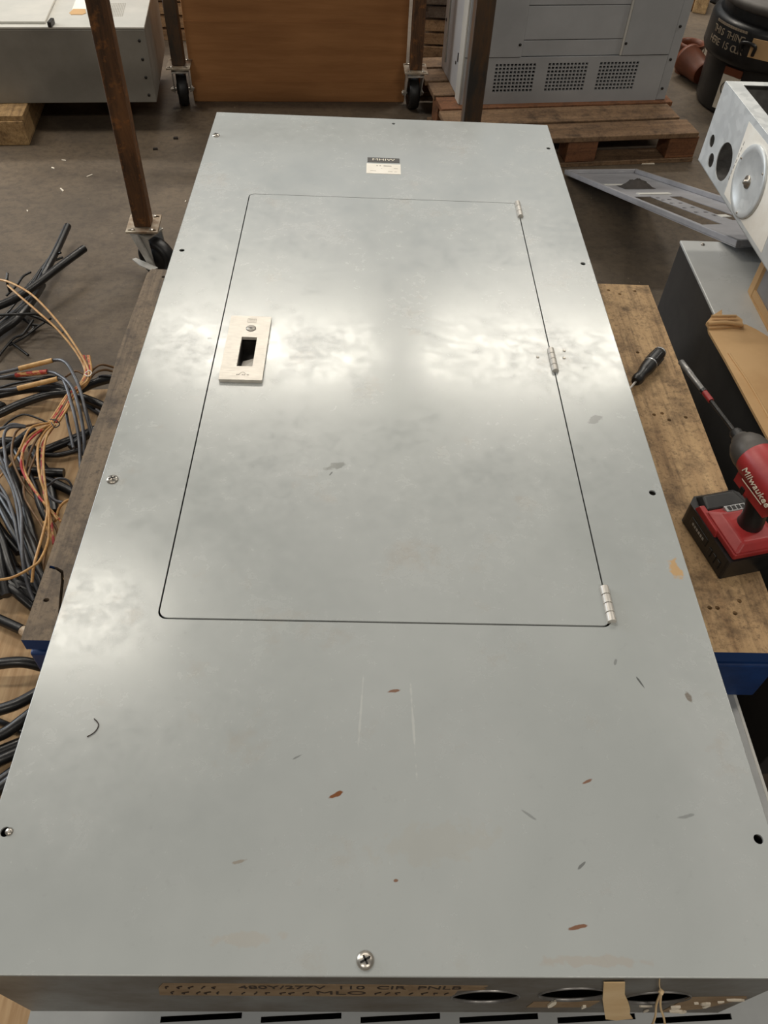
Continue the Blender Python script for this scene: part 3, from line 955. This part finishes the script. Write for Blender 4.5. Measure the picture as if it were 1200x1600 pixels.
def caster(P, zp, r, swivel, full, tubemat):
    """post with top plate, fork and wheel under it"""
    c = P - RO
    B = T(c) @ Matrix.Rotation(rz, 4, 'Z')
    post = MB(B).box(-hw, hw, -hw, hw, zp, PH).build('post', tubemat, rack, .004)
    pt = MB(B).plate(rect(-.052, .052, -.056, .056), [circ(sx * .038, sy * .044, .009, .005, 10) for sx in (-1, 1) for sy in (-1, 1)], zp - .006, zp).build('caster_plate', M_PLATE, rack, .0008)
    for sx in (-1, 1):
        for sy in (-1, 1):
            MB(B).lathe([(.007, 0), (.007, .004), (.003, .005)], 6, T((sx * .030, sy * .044, zp)), smooth=False).build('bolt', M_SCREW, pt)
    S = T(c) @ Matrix.Rotation(swivel, 4, 'Z')      # local y is the rolling direction
    off = .03
    fk = MB(S)
    fk.lathe([(.036, zp - .024), (.036, zp - .006)], 20)
    fk.box(-.038, .038, -.035, .045, zp - .028, zp - .022)
    for s in (-1, 1):
        fk.prism([(-.028, zp - .024), (.038, zp - .024), (off + .017, r - .012), (off - .012, r - .012)], s * .036 - .0025, s * .036 + .0025, axes((0, 1, 0), (0, 0, 1)))
    fk.build('fork', M_CASTER, rack, .001)
    wh = MB(S @ T((0, off, r)) @ Matrix.Rotation(PI / 2, 4, 'Y')).lathe(
        [(.012, -.026), (.02, -.026), (r * .52, -.018), (r * .6, -.014), (r * .74, -.016), (r * .8, -.023), (r * .93, -.023), (r, -.012), (r, .012), (r * .93, .023), (r * .8, .023), (r * .74, .016), (r * .6, .014), (r * .52, .018), (.02, .026), (.012, .026)], 36).build('wheel', M_RUBBER, rack)
    ax = MB(S @ T((0, off, r)) @ Matrix.Rotation(PI / 2, 4, 'Y'))
    ax.lathe([(.006, -.052), (.006, .052)], 10)
    ax.lathe([(.012, -.048), (.012, -.039)], 6, smooth=False)
    ax.lathe([(.012, .039), (.012, .048)], 6, smooth=False)
    ax.build('axle', M_SCREW, wh)
    if full:
        bl = MB(S).prism([(-.03, zp - .016), (.008, zp - .016), (off + .032, r - .008), (off + .010, r - .022)], .044, .050, axes((0, 1, 0), (0, 0, 1)))
        b = bl.build('brake_arm', M_CASTER, rack, .001)
        MB(S).prism([(.058, off + .05), (.05, off - .05), (.062, off - .056), (.078, off - .01), (.082, off + .046)], r + .004, r + .008).build('brake_pedal', M_CASTER, b)


caster(RA, .185, .068, R(-118), True, M_RUST)
caster(RB, .185, .068, R(12), False, M_RUSTD)
caster(RC, .185, .068, R(8), False, M_RUST)
caster(RD, .185, .068, R(20), False, M_RUSTD)
for a, b in ((RA, RB), (RB, RC), (RC, RD), (RD, RA)):
    dd = (b - a)
    m = axes(dd, Vector((0, 0, 1)).cross(dd), a - RO)
    MB(m).box(.03, dd.length - .03, -hw, hw, PH - .055, PH).build('top_rail', M_RUST, rack, .003)
MB(axes(RB - RC, Vector((0, 0, 1)).cross(RB - RC), RC - RO)).box(.03, (RB - RC).length - .03, -hw, hw, .6, .65).build('back_rail', M_RUST, rack, .003)

# cardboard box inside the rack
bx = thing('cardboard_box', 'tall plain brown cardboard box standing on the floor inside the rack', 'cardboard box', (-.36, 3.745, 0), R(5))
mb = MB()
mb.box(-.495, .495, 0, .008, 0, 0.95)
mb.box(-.495, .495, .42, .428, 0, 0.95)
mb.box(-.495, -.487, .008, .42, 0, 0.95)
mb.box(.487, .495, .008, .42, 0, 0.95)
mb.box(-.487, .487, .008, .42, 0, .008)
mb.build('walls', M_CARDB, bx, .003)
MB().box(-.495, .495, 0, .214, 0.95, 0.957).build('flap', M_CARDB, bx)
MB().box(-.495, .495, .215, .428, 0.95, 0.957).build('flap', M_CARDB, bx)
MB().box(-.494, .494, -.0012, .0, .09, .092).build('crease', M_CARDB, bx)
MB().box(-.494, .494, -.0012, .0, .335, .3365).build('crease', M_CARDB, bx)

# ================================================================== far left cabinet on skid
cl = thing('steel_enclosure', 'light grey steel enclosure lying on a wooden skid with a white label strip', 'enclosure', (-1.45, 3.33, .12), R(6.6))
MB().box(-.5, .505, 0, .62, 0, .28).build('body', M_CABF, cl, .003)
tp = MB().box(-.503, .507, -.002, .622, .282, .29).build('top_cover', M_CABT, cl, .002)
MB().box(-.5, .12, .03, .58, .29, .3).build('raised_door', M_CABT, tp, .003)
MB().box(.135, .15, .01, .06, .29, .31, Matrix.Rotation(R(-8), 4, 'Z')).build('hinge_clip', M_DARKM, tp, .003)
mb = MB()
for i in range(12):
    for j in range(16):
        mb.box(.33 + i * .007, .334 + i * .007, .12 + j * .01, .124 + j * .01, .29, .2906)
mb.build('perforated_patch', M_GINK, tp)
MB().box(.20, .255, .20, .6, .29, .2908).build('label_strip', M_WHITE, tp)
MB().prism([(.195, .155), (.205, .135), (.25, .135), (.262, .155), (.252, .2), (.205, .2)], .29, .292).build('tan_tag', M_CARD, tp)
for k in range(4):
    MB(axes((1, 0, 0), (0, 0, 1), (.478, 0, .24 - k * .07))).lathe([(.006, 0), (.006, .003), (.002, .004)], 10).build('screw', M_DARKM, cl)
sk = thing('wooden_skid', 'pale timber skid with runners under the far light grey enclosure', 'skid', (-1.45, 3.33, 0), R(6.6))
MB().box(-.28, -.035, -.125, .62, 0, .1).build('runner', M_TIMBER, sk, .004)
MB().box(.2, .3, .3, .62, 0, .1).build('runner', M_TIMBER, sk, .004)
for k in range(3):
    MB().box(-.3, .45, .3 + k * .11, .39 + k * .11, .1, .12).build('slat', M_TIMBER, sk, .002)
MB().box(-.29, -.03, -.12, .05, .1, .12).build('slat', M_TIMBER, sk, .002)

# ================================================================== far right pallet and pale cabinet
pr = thing('wooden_pallet', 'old brown block pallet under the pale ventilated cabinet', 'pallet', (1.403, 3.277, 0), R(9.5))
PLN = 1.1
for k, (y0, y1, mt) in enumerate(((0, .135, M_PWOOD), (.155, .30, M_PWOOD), (.315, .44, M_PWOODR), (.46, .6, M_PWOOD), (.62, .76, M_PWOOD), (.78, .9, M_PWOOD))):
    MB().box(-PLN + random.uniform(0, .02), -random.uniform(0, .03) - (.035 if k == 1 else 0), y0, y1, .108, .13).build('deck_board', mt, pr, .003)
for y in (.01, .4, .78):
    for x in (-.135, -.595, -1.08):
        MB().box(x, x + .135, y, y + .1, .018, .108).build('block', M_PWOODR, pr, .004)
    MB().box(-PLN, 0, y - .005, y + .105, 0, .018).build('bottom_board', M_PWOOD, pr, .002)

wc = thing('switchgear_cabinet', 'pale grey switchgear cabinet with three square-hole vents standing on pallet', 'cabinet', (.366, 3.473, .13), R(8.7))
WW, WD, WH = .959, .42, 1.25
MB().box(.002, WW - .002, .022, WD, 0, WH).build('body', M_LGREYS, wc, .004)
vf = axes((1, 0, 0), (0, 0, 1))
vh = []
for x0 in (.138, .374, .608):
    for i in range(11):
        for j in range(8):
            a, b = x0 + i * .01675, .05 + j * .0147
            vh.append(rect(a, a + .0115, b, b + .0102))
MB(vf).plate(rect(.0, WW - .045, 0, .187), vh, 0, .012).build('vent_panel', M_LGREY, wc)
MB().box(.13, .80, .003, .02, .03, .18).build('vent_backing', M_BLACK, wc)
MB().box(.0, .245, -.014, .02, .19, WH).build('side_panel', M_LGREY, wc, .002)
MB().box(.697, WW - .045, -.014, .02, .19, WH).build('side_panel', M_LGREY, wc, .002)
for z0, z1 in ((.19, .2505), (.2535, .379), (.382, .62), (.623, .9), (.903, 1.25)):
    MB().box(.247, .687, -.006, .02, z0, z1).build('centre_panel', M_LGREY, wc, .0015)
MB().box(.687, .6965, -.012, .02, .19, WH).build('edge_strip', M_CABT, wc)
MB().box(WW - .044, WW, -.012, .02, 0, WH).build('corner_post', M_LGREY, wc, .003)
MB().box(-.010, .0, -.01, .06, 0, WH).build('corner_strip', M_CABT, wc, .003)
MB().box(-.004, .003, .33, .345, .05, WH).build('side_groove', M_GINK, wc)
for x, z in ((.231, .238), (.703, .237), (.93, .3), (.93, .17), (.93, .05)):
    MB(vf).lathe([(.006, 0), (.006, .003), (.002, .004)], 10, T((x, z, .013))).build('screw', M_DARKM, wc)
for y, z, h in ((.11, .13, .035), (.14, .11, .012), (.39, .2, .012)):
    MB().box(-.001, .004, y, y + .008, z, z + h).build('side_slot', M_BLACK, wc)

# ================================================================== black drum with lid, pots
dr = thing('shop_drum', 'black drum with cream lettering round its band and a dusty grey lid', 'drum', (1.86, 3.94, 0))
MB().lathe([(.25, 0), (.262, .02), (.272, .24)], 40).build('tank', M_BLACK, dr)
bd = MB().lathe([(.27, .225), (.298, .235), (.306, .255), (.304, .375), (.296, .393), (.275, .40)], 40).build('band', M_BLACK, dr)
MB().lathe([(.262, .40), (.262, .44)], 40).build('neck', M_RUBBER, dr)
MB().lathe([(.27, .44), (.285, .45), (.285, .47), (.26, .482), (.1, .488), (.01, .49)], 40).build('lid', M_LID, dr)
va = math.atan2(CAM.y - 3.94, CAM.x - 1.86)


def drumxf(a, r, z, tilt=0):
    return axes((-math.sin(a), math.cos(a), 0), (0, 0, 1), (r * math.cos(a), r * math.sin(a), z))


def drum_text(txt, size, z, a0, step):
    for k, ch in enumerate(txt):
        if ch != ' ':
            lettering(ch, size, M_DLETTER, bd, drumxf(a0 + k * step, .3055, z), .0012)


drum_text('THIS THING', .040, .342, va - .98, .064)
drum_text('HERE IS OUR', .040, .298, va - 1.0, .062)
for k in range(14):
    MB(drumxf(va - .97 + k * .045, .3055, .376)).box(-.006, .006, -.005, .005, 0, .001).build('small_print', M_DLETTER, bd)
lb = MB(drumxf(va - .42, .268, .11)).box(-.045, .045, -.075, .075, 0, .008).build('label', M_PAPER, dr)
MB(drumxf(va - .42, .2785, .13)).lathe([(.034, 0), (.034, .001), (.030, .001), (.030, 0)], 24, cap=False).build('round_mark', M_PRINT, lb)
mb = MB(drumxf(va - .42, .278, .13))
for x, y, r in ((-.008, -.008, .009), (.008, -.004, .008), (.004, .012, .009), (-.010, .010, .006), (.014, -.016, .006)):
    mb.prism(circ(x, y, r, n=7), 0, .001)
mb.build('mark_shapes', M_PRINT, lb)
MB(drumxf(va - .42, .27, .20)).box(-.045, .045, -.014, .018, 0, .008).build('brown_tab', M_TERRA, lb)
MB(drumxf(va - .12, .305, .33)).box(-.04, .06, -.04, .035, 0, .004).build('tan_tag', M_CARD, dr)
MB(drumxf(va - .28, .30, .32)).tube([(-.03, -.02, .01), (-.03, .02, .02), (.03, .02, .02), (.03, -.02, .01)], .008, 8).build('latch_handle', M_BLACK, dr)

pq = at(1086, 128, 0)
b1 = thing('terracotta_pot', 'empty terracotta coloured pot standing upright by the black drum', 'pot', at(1068, 113, 0))
MB().lathe([(.046, 0), (.05, .01), (.06, .125), (.066, .127), (.066, .145), (.06, .145), (.057, .125), (.045, .012)], 28, cap=False).build('wall', M_TERRA, b1)
MB().lathe([(.047, .002), (.047, .012)], 28).build('base', M_TERRA, b1)
MB().tube([(.066, 0, .136), (.085, .03, .09), (.075, .03, .05)], .003, 6).build('bail', M_CASTER, b1)
b2 = thing('terracotta_pot', 'terracotta coloured pot tipped over beside the black drum', 'pot', at(1080, 128, 0))
mx = T((0, 0, .072)) @ Matrix.Rotation(R(-84), 4, Vector((.95, .3, 0)))
MB(mx).lathe([(.05, -.07), (.055, -.06), (.068, .07), (.072, .072), (.072, .09), (.064, .09), (.062, .07), (.05, -.05)], 28, cap=False).build('wall', M_TERRA, b2)
MB(mx).lathe([(.05, -.07), (.05, -.06)], 28).build('base', M_TERRA, b2)
p = at(1094, 12, 0)
tag(MB(T(p) @ Matrix.Rotation(R(-20), 4, 'Z')).box(-.04, .04, -.12, .12, 0, .09).build('wood_offcut', M_TIMBER, None, .004, recenter=True), 'pale wood offcut lying on the floor near the black drum', 'offcut', 'offcuts behind the drum')
p = at(1076, 8, 0)
tag(MB(T(p) @ Matrix.Rotation(R(12), 4, 'Z')).box(-.05, .04, -.1, .12, 0, .08).build('wood_offcut', M_LUMBER, None, .004, recenter=True), 'brown wood offcut lying on the floor near the pale cabinet', 'offcut', 'offcuts behind the drum')
p = at(1120, 8, 0)
tag(MB(T(p + Vector((.05, .05, 0)))).prism(circ(0, 0, .09, .06, 8), 0, .05, top=circ(.01, 0, .07, .045, 8)).build('drum_foot_block', M_BLACK, None, .01, recenter=True), 'black block on the floor behind the lettered drum', 'block')

# plank stacks at the back
ORD = ['lowest', 'second from the floor', 'third from the floor', 'fourth from the floor', 'third from the top', 'second from the top', 'topmost']
for k in range(7):
    x = random.uniform(-.02, .02)
    tag(MB().box(-2.05 + x, -.98 + x * .4, 4.45 - k * .004, 4.72, k * .062, k * .062 + .055).build('plank', M_LUMBER, None, .003, recenter=True),
        'tan plank behind the light grey enclosure, %s of its stack' % ORD[k], 'plank', 'planks stacked behind the enclosure')
for k in range(7):
    x = random.uniform(-.02, .02)
    tag(MB().box(.22 + x, .85 + x, 4.36 + random.uniform(-.01, .01), 4.6, k * .062, k * .062 + .052).build('plank', M_LUMBERG if k > 2 else M_LUMBER, None, .003, recenter=True),
        'plank behind the pale switchgear cabinet, %s of its stack' % ORD[k], 'plank', 'planks stacked behind the pale cabinet')

# ================================================================== cardboard on the floor at the left and the cables on it
cs = [(-1.35, -.3), (-.56, -.3), (-.56, 1.60), (-.70, 1.655), (-.95, 1.63), (-1.35, 1.60)]
tag(MB().prism(cs, 0, .012).build('cardboard_floor_sheet', M_CARDS, recenter=True), 'tan cardboard sheet on the floor under the pile of cables', 'cardboard')


def cable(name, pts, r, mat, label, group=None, tip=False, seg=8):
    P = [at(x, y, z) for x, y, z in pts]
    o = MB().tube(P, r, seg, 5).build(name, mat, recenter=True)
    tag(o, label, 'cable' if 'cable' in name else 'wire', group)
    if tip:
        L = o.location
        a = P[0] - L
        b = (P[0] - P[1]).normalized()
        MB().tube([a - b * .002, a + b * .02], r * .75, seg).build('bare_end', M_TIP, o)
    return o


G1, G2, G3 = 'black cables on the floor by the rack caster', 'black cables of the dark tangle', 'loose wires over the cable pile'
A = 'thick black cable'
cable('power_cable', [(106, 353, .06), (88, 392, .055), (62, 440, .045), (38, 478, .04), (-10, 520, .03), (-60, 560, .03)], .0125, M_CABLE, 'thick black cable, its cut end pointing up towards the rack caster')
cable('power_cable', [(132, 388, .10), (95, 415, .095), (60, 442, .09), (25, 466, .085), (-20, 485, .08), (-60, 500, .06)], .0125, M_CABLE, 'thick black cable lying on top, its cut end nearest the rack caster')
cable('power_cable', [(66, 445, .02), (50, 470, .05), (25, 500, .055), (-5, 522, .05), (-50, 560, .04)], .0125, M_CABLE, 'thick black cable curving away under the two crossing cables')
cable('power_cable', [(45, 482, .02), (20, 492, .02), (5, 512, .02), (-30, 540, .02)], .013, M_GCABLE, 'short dusty grey cable stub under the crossing black cables')
for k, pts in enumerate(([(48, 425, .05), (36, 432, .05), (26, 446, .04), (10, 462, .03)], [(95, 395, .06), (80, 400, .04), (62, 425, .03), (40, 450, .03)], [(98, 402, .03), (82, 410, .03), (60, 432, .02)],
                         [(0, 492, .1), (30, 491, .105), (60, 492, .08), (80, 505, .03)], [(40, 490, .06), (60, 497, .05), (78, 506, .03), (98, 520, .014)],
                         [(14, 540, .012), (40, 525, .012), (60, 510, .012), (80, 497, .03)], [(36, 498, .03), (48, 506, .02), (62, 509, .012)], [(12, 427, .09), (11, 440, .08), (15, 455, .04)],
                         [(18, 536, .012), (28, 543, .012), (44, 555, .012)], [(44, 520, .012), (52, 512, .012), (45, 500, .02)], [(-5, 560, .014), (20, 530, .02), (36, 522, .03), (52, 500, .05)], [(70, 412, .03), (40, 452, .03), (10, 490, .03), (-20, 510, .03)], [(64, 420, .07), (40, 458, .07), (0, 478, .06), (-30, 490, .06)])):
    cable('wire', pts, .0042, M_CABLE, 'thin black wire sticking out of the cables by the rack caster', G1, seg=6)
# tan pair and bundle
cable('wire', [(-10, 436, .12), (12, 440, .15), (45, 457, .16), (72, 482, .155), (100, 515, .14), (125, 552, .12), (138, 578, .11), (136, 595, .11), (118, 610, .10), (104, 632, .09), (86, 655, .09)], .0034, M_TWIRE, 'long tan wire arching highest over the crossing black cables', None, seg=6)
cable('wire', [(12, 446, .13), (30, 462, .14), (60, 488, .14), (90, 515, .13), (120, 552, .11), (133, 580, .10), (128, 598, .10), (112, 614, .09), (98, 634, .08), (82, 656, .08)], .0034, M_TWIRE, 'long tan wire running just below the highest tan wire', None, seg=6)
for k, (dx, mt) in enumerate(((5, M_RWIRE), (-5, M_RWIRE), (9, M_TWIRE), (-9, M_TWIRE), (0, M_BWIRE))):
    cable('wire', [(134 + dx * .6, 556, .10), (138 + dx * .5, 580, .105), (130 + dx * .6, 600, .10), (112 + dx * .7, 616, .095), (97 + dx * .8, 640, .09), (84 + dx * .8, 660, .09)], .0034, mt, {M_TWIRE: 'tan', M_BWIRE: 'brown', M_RWIRE: 'red and tan'}[mt] + ' wire tied into the bundle above the fan of wires', {M_TWIRE: 'tan', M_BWIRE: 'brown', M_RWIRE: 'red'}[mt] + ' wires in the tied bundle', seg=6)
cable('wire', [(133, 583, .118), (139, 579, .12), (143, 583, .115), (138, 588, .115), (132, 585, .115)], .0016, M_WHITE, 'white cable tie round the tan and red wire bundle', None, seg=5)
cable('wire', [(78, 655, .11), (88, 657, .115), (93, 663, .11), (86, 668, .105), (80, 660, .105)], .0016, M_CABLE, 'dark tie gathering the lower end of the tan wire bundle', None, seg=5)
FAN = [([(84, 660, .09), (60, 664, .10), (45, 672, .11), (32, 700, .10), (20, 722, .08), (0, 745, .06), (-20, 770, .06)], M_TWIRE), ([(82, 662, .09), (55, 675, .10), (40, 690, .10), (35, 715, .10), (38, 735, .09), (48, 755, .09), (68, 785, .08), (90, 812, .07)], M_TWIRE),
       ([(82, 662, .09), (62, 680, .09), (50, 700, .09), (42, 725, .08), (38, 750, .07), (38, 775, .08), (48, 795, .08), (64, 820, .07), (75, 840, .06)], M_BWIRE), ([(84, 662, .09), (70, 675, .09), (60, 695, .10), (59, 720, .11), (63, 748, .11), (70, 768, .10), (76, 792, .09), (76, 820, .09), (75, 845, .09), (64, 873, .12), (50, 886, .13), (20, 902, .13), (-10, 907, .13)], M_TWIRE),
       ([(86, 664, .09), (74, 680, .10), (68, 705, .10), (68, 735, .10), (72, 770, .10), (74, 800, .09), (68, 830, .1), (60, 858, .11), (53, 884, .11), (50, 910, .09)], M_TWIRE), ([(86, 664, .09), (72, 684, .08), (66, 700, .09), (66, 740, .09), (70, 775, .09), (80, 815, .07), (84, 850, .06)], M_RWIRE),
       ([(78, 664, .08), (52, 682, .11), (38, 700, .11), (33, 722, .10), (38, 742, .09), (60, 775, .085), (75, 792, .08), (95, 815, .06)], M_RWIRE), ([(84, 660, .08), (60, 662, .08), (30, 670, .09), (20, 690, .09), (19, 715, .09), (28, 740, .08), (42, 765, .07), (60, 785, .06), (85, 820, .06), (92, 838, .05)], M_BWIRE),
       ([(60, 700, .09), (54, 715, .08), (46, 735, .08), (42, 750, .08), (40, 740, .08)], M_BWIRE), ([(110, 780, .08), (100, 785, .08), (92, 795, .07), (88, 808, .06), (86, 815, .05)], M_TWIRE), ([(75, 845, .07), (68, 880, .06), (70, 895, .05)], M_BWIRE), ([(68, 815, .07), (80, 838, .06), (86, 852, .05)], M_TWIRE)]
for pts, mt in FAN:
    cn = {M_TWIRE: 'tan', M_BWIRE: 'brown', M_RWIRE: 'red and tan'}[mt]
    cable('wire', pts, .0033, mt, cn + ' wire fanning down from the tied bundle', cn + ' wires fanning over the cable pile', seg=6)
# sleeved grey wires
SL = [([(-30, 590, .06), (0, 583, .07), (30, 576, .08), (82, 563, .10), (102, 566, .12), (115, 585, .12), (126, 612, .11), (134, 645, .10), (141, 672, .08), (146, 690, .06)], (30, 576, 82, 563, .082, .102), M_SLEEVE, 'grey wire with the uppermost tan sleeve beside the pallet'),
      ([(-30, 592, .05), (0, 590, .05), (25, 586, .06), (74, 581, .08), (95, 588, .10), (112, 604, .11), (122, 632, .11), (129, 665, .09), (132, 695, .07), (130, 712, .05)], (25, 586, 74, 581, .062, .082), M_RSLEEVE, 'grey wire with the red and tan sleeve beside the pallet'),
      ([(-20, 614, .06), (0, 610, .06), (28, 607, .07), (90, 592, .09), (102, 600, .10), (110, 625, .10), (118, 655, .09), (124, 690, .07), (126, 735, .05)], (28, 607, 90, 592, .072, .092), M_SLEEVE, 'grey wire with the lowest tan sleeve beside the pallet')]
for pts, (x0, y0, x1, y1, z0, z1), mt, lab in SL:
    o = cable('wire', pts, .0048, M_GCABLE, lab, seg=8)
    a, b = at(x0, y0, z0) - o.location, at(x1, y1, z1) - o.location
    MB().tube([a, b], .0072, 10).build('sleeve', mt, o)
cable('wire', [(0, 606, .05), (20, 600, .06), (45, 595, .07), (70, 590, .07), (90, 588, .06)], .004, M_CABLE, 'thin black wire between the sleeved wires', tip=True, seg=6)
for pts in ([(138, 590, .08), (146, 577, .09), (158, 570, .09), (174, 573, .07), (190, 578, .05)], [(140, 592, .08), (150, 582, .08), (165, 578, .07), (185, 583, .05)], [(100, 590, .06), (118, 580, .07), (132, 585, .07)], [(154, 588, .06), (168, 587, .06), (185, 590, .05)], [(152, 590, .05), (162, 592, .05), (178, 588, .05)]):
    cable('wire', pts, .0034, M_GCABLE if pts[0][0] > 141 else M_BWIRE, 'thin wire running from the tan bundle to the pallet edge', 'thin wires at the pallet edge', seg=6)
# thick black cables of the pile
TH = [[(-30, 622, .04), (0, 616, .045), (50, 607, .055), (90, 610, .06), (130, 622, .05), (160, 634, .04), (190, 650, .03)], [(-40, 665, .03), (0, 646, .035), (35, 630, .04), (75, 617, .05), (115, 612, .06), (150, 598, .05), (190, 588, .04)],
      [(-30, 590, .03), (10, 590, .03), (60, 594, .03), (100, 606, .03), (140, 625, .025), (175, 650, .02)], [(60, 600, .02), (110, 615, .02), (145, 640, .02), (170, 655, .02)], [(-30, 645, .02), (0, 634, .02), (4, 632, .02)],
      [(-20, 722, .05), (10, 705, .05), (35, 685, .05), (53, 672, .045)], [(10, 736, .04), (50, 737, .042), (100, 739, .04)], [(50, 712, .03), (80, 700, .03), (110, 688, .032), (150, 672, .03)], [(50, 709, .025), (85, 711, .028), (105, 708, .028), (122, 703, .03)],
      [(70, 748, .03), (90, 757, .03), (120, 772, .03), (140, 780, .03)], [(-20, 700, .05), (5, 690, .05), (25, 690, .05)], [(50, 700, .03), (60, 720, .03), (75, 745, .025), (85, 800, .02)], [(110, 700, .03), (140, 676, .035), (160, 668, .03)],
      [(-20, 960, .03), (10, 973, .03), (34, 984, .03)], [(-20, 1040, .05), (20, 1035, .055), (45, 1036, .05), (75, 1044, .03)], [(-20, 1114, .05), (10, 1106, .055), (35, 1096, .055), (80, 1070, .05)], [(-20, 1156, .05), (10, 1144, .05), (40, 1122, .055), (80, 1090, .05)],
      [(-20, 1183, .03), (10, 1170, .03), (60, 1150, .03)], [(-20, 1198, .03), (10, 1183, .035), (60, 1160, .03)], [(-20, 1236, .03), (5, 1218, .03), (50, 1185, .03)], [(-20, 1120, .015), (10, 1132, .02), (30, 1142, .02), (60, 1155, .02)], [(-20, 1246, .05), (10, 1225, .05), (40, 1200, .05)]]
for k, pts in enumerate(TH):
    lab, grp = {4: ('short dark cable end poking out under the sleeved wires', None), 6: ('straight black cable with a square cut end under the tan wires', None), 13: ('thick black cable with bare end against the pallet corner', None),
                14: ('black cable arching alone over the cardboard to the blue pallet corner', None)}.get(k) or \
        (('black cable running below the sleeved wires to the pallet', 'cables below the sleeved wires') if k < 4 else ('black cable lying on bare cardboard below the tied wire bundle', 'cables below the tied bundle') if k < 13 else ('black cable on the cardboard beside the panel, past the blue pallet corner', 'cables past the blue pallet corner'))
    cable('power_cable', pts, .0125 if k not in (2, 3, 8, 20) else .007, M_CABLE, lab, grp)
pe = at(34, 984, .03)
tgt = [q for q in bpy.data.objects if q.get('label', '').startswith('thick black cable with bare end')][0]
MB().tube([pe - tgt.location, at(44, 991, .028) - tgt.location], .011, 10).build('bare_end', M_TIP, tgt)
# the dark tangle running towards the viewer
rs = random.Random(5)
for k in range(42):
    x0, y0 = rs.uniform(-60, 35), rs.uniform(700, 800)
    ln = rs.uniform(120, 230)
    ang = R(rs.uniform(52, 78))
    z = rs.uniform(.024, .06)
    pts = []
    for i in range(5):
        u = i / 4
        pts.append((x0 + math.cos(ang) * ln * u + rs.uniform(-4, 4), y0 + math.sin(ang) * ln * u, z + .02 * math.sin(u * PI)))
    if pts[-1][0] > 78 or pts[-1][1] > 945:
        continue
    cable('power_cable', pts, rs.choice((.0085, .011, .0125)), M_CABLE, 'black cable in the dark tangle running along the weathered pallet board', G2)
for k in range(7):
    x0, y0 = rs.uniform(-40, 10), rs.uniform(840, 900)
    pts = [(x0, y0, .03), (x0 + 35, y0 + rs.uniform(15, 40), .05), (x0 + 70, y0 + rs.uniform(40, 70), .03)]
    cable('power_cable', pts, .011, M_CABLE, 'short black cable crossing the foot of the dark tangle', 'cables crossing the tangle')
GW_ = [[(-10, 672, .10), (8, 668, .11), (20, 663, .11), (40, 666, .10)], [(40, 667, .10), (15, 668, .11), (6, 682, .11), (8, 710, .10), (12, 735, .10), (25, 768, .10), (33, 800, .10), (34, 840, .10), (36, 880, .09), (44, 915, .07), (53, 938, .05)], [(-10, 715, .10), (5, 735, .10), (20, 765, .10), (28, 800, .095), (35, 850, .09), (48, 895, .08), (60, 925, .05)],
       [(-10, 745, .09), (10, 775, .09), (22, 810, .09), (30, 850, .08), (40, 890, .07)], [(-10, 690, .09), (6, 728, .09), (24, 770, .09), (30, 810, .09), (34, 835, .08)], [(0, 672, .1), (15, 658, .1), (35, 648, .1), (55, 652, .1), (80, 663, .09)], [(72, 762, .07), (80, 755, .08), (90, 748, .09), (105, 750, .08), (113, 762, .06), (114, 775, .05)],
       [(72, 762, .07), (78, 775, .07), (88, 783, .07), (98, 785, .07)], [(50, 752, .06), (54, 748, .07), (62, 748, .07), (70, 755, .06)], [(100, 625, .07), (106, 660, .06), (115, 700, .05)], [(128, 620, .07), (140, 660, .06), (150, 690, .05)], [(150, 640, .05), (165, 650, .05), (180, 650, .05)], [(0, 770, .09), (12, 782, .09), (18, 800, .08)]]
for k, pts in enumerate(GW_):
    cable('wire', pts, .0042 if k not in (5, 6, 8) else .003, M_CABLE if k in (5, 8) else M_GCABLE, 'loose black wire looping over the cable pile' if k in (5, 8) else 'loose grey wire winding over the dark tangle' if k in (0, 1, 2, 3, 4, 12) else 'loose grey wire beside the pallet board below the sleeves', 'black loops over the pile' if k in (5, 8) else G3 if k in (0, 1, 2, 3, 4, 12) else 'grey wires beside the pallet board', seg=6)

# ================================================================== small scraps on the floor
for k, (px, py, sx, sy, a) in enumerate(((97, 297, .003, .014, 40), (83, 263, .003, .008, 60), (275, 217, .010, .006, 0), (243, 234, .010, .005, 10), (100, 251, .002, .01, 80), (140, 275, .002, .015, -40), (43, 330, .002, .006, 30), (290, 315, .002, .005, 0), (1012, 256, .03, .006, 5))):
    p = at(px, py, 0)
    dk = k in (2, 3)
    tag(MB(T(p) @ Matrix.Rotation(R(a), 4, 'Z')).prism([(-sx, -sy), (sx, -sy * .8), (sx * .8, sy), (-sx * .7, sy * .9)], 0, .003 if not dk else .008).build('wood_chip' if dk else 'paper_scrap', M_RAG if dk else M_PAPER, recenter=True),
        'small dark chip on the concrete floor near the rack' if dk else 'tiny pale scrap on the bare concrete floor', 'chip' if dk else 'scrap', 'dark chips on the floor' if dk else 'scraps on the floor')
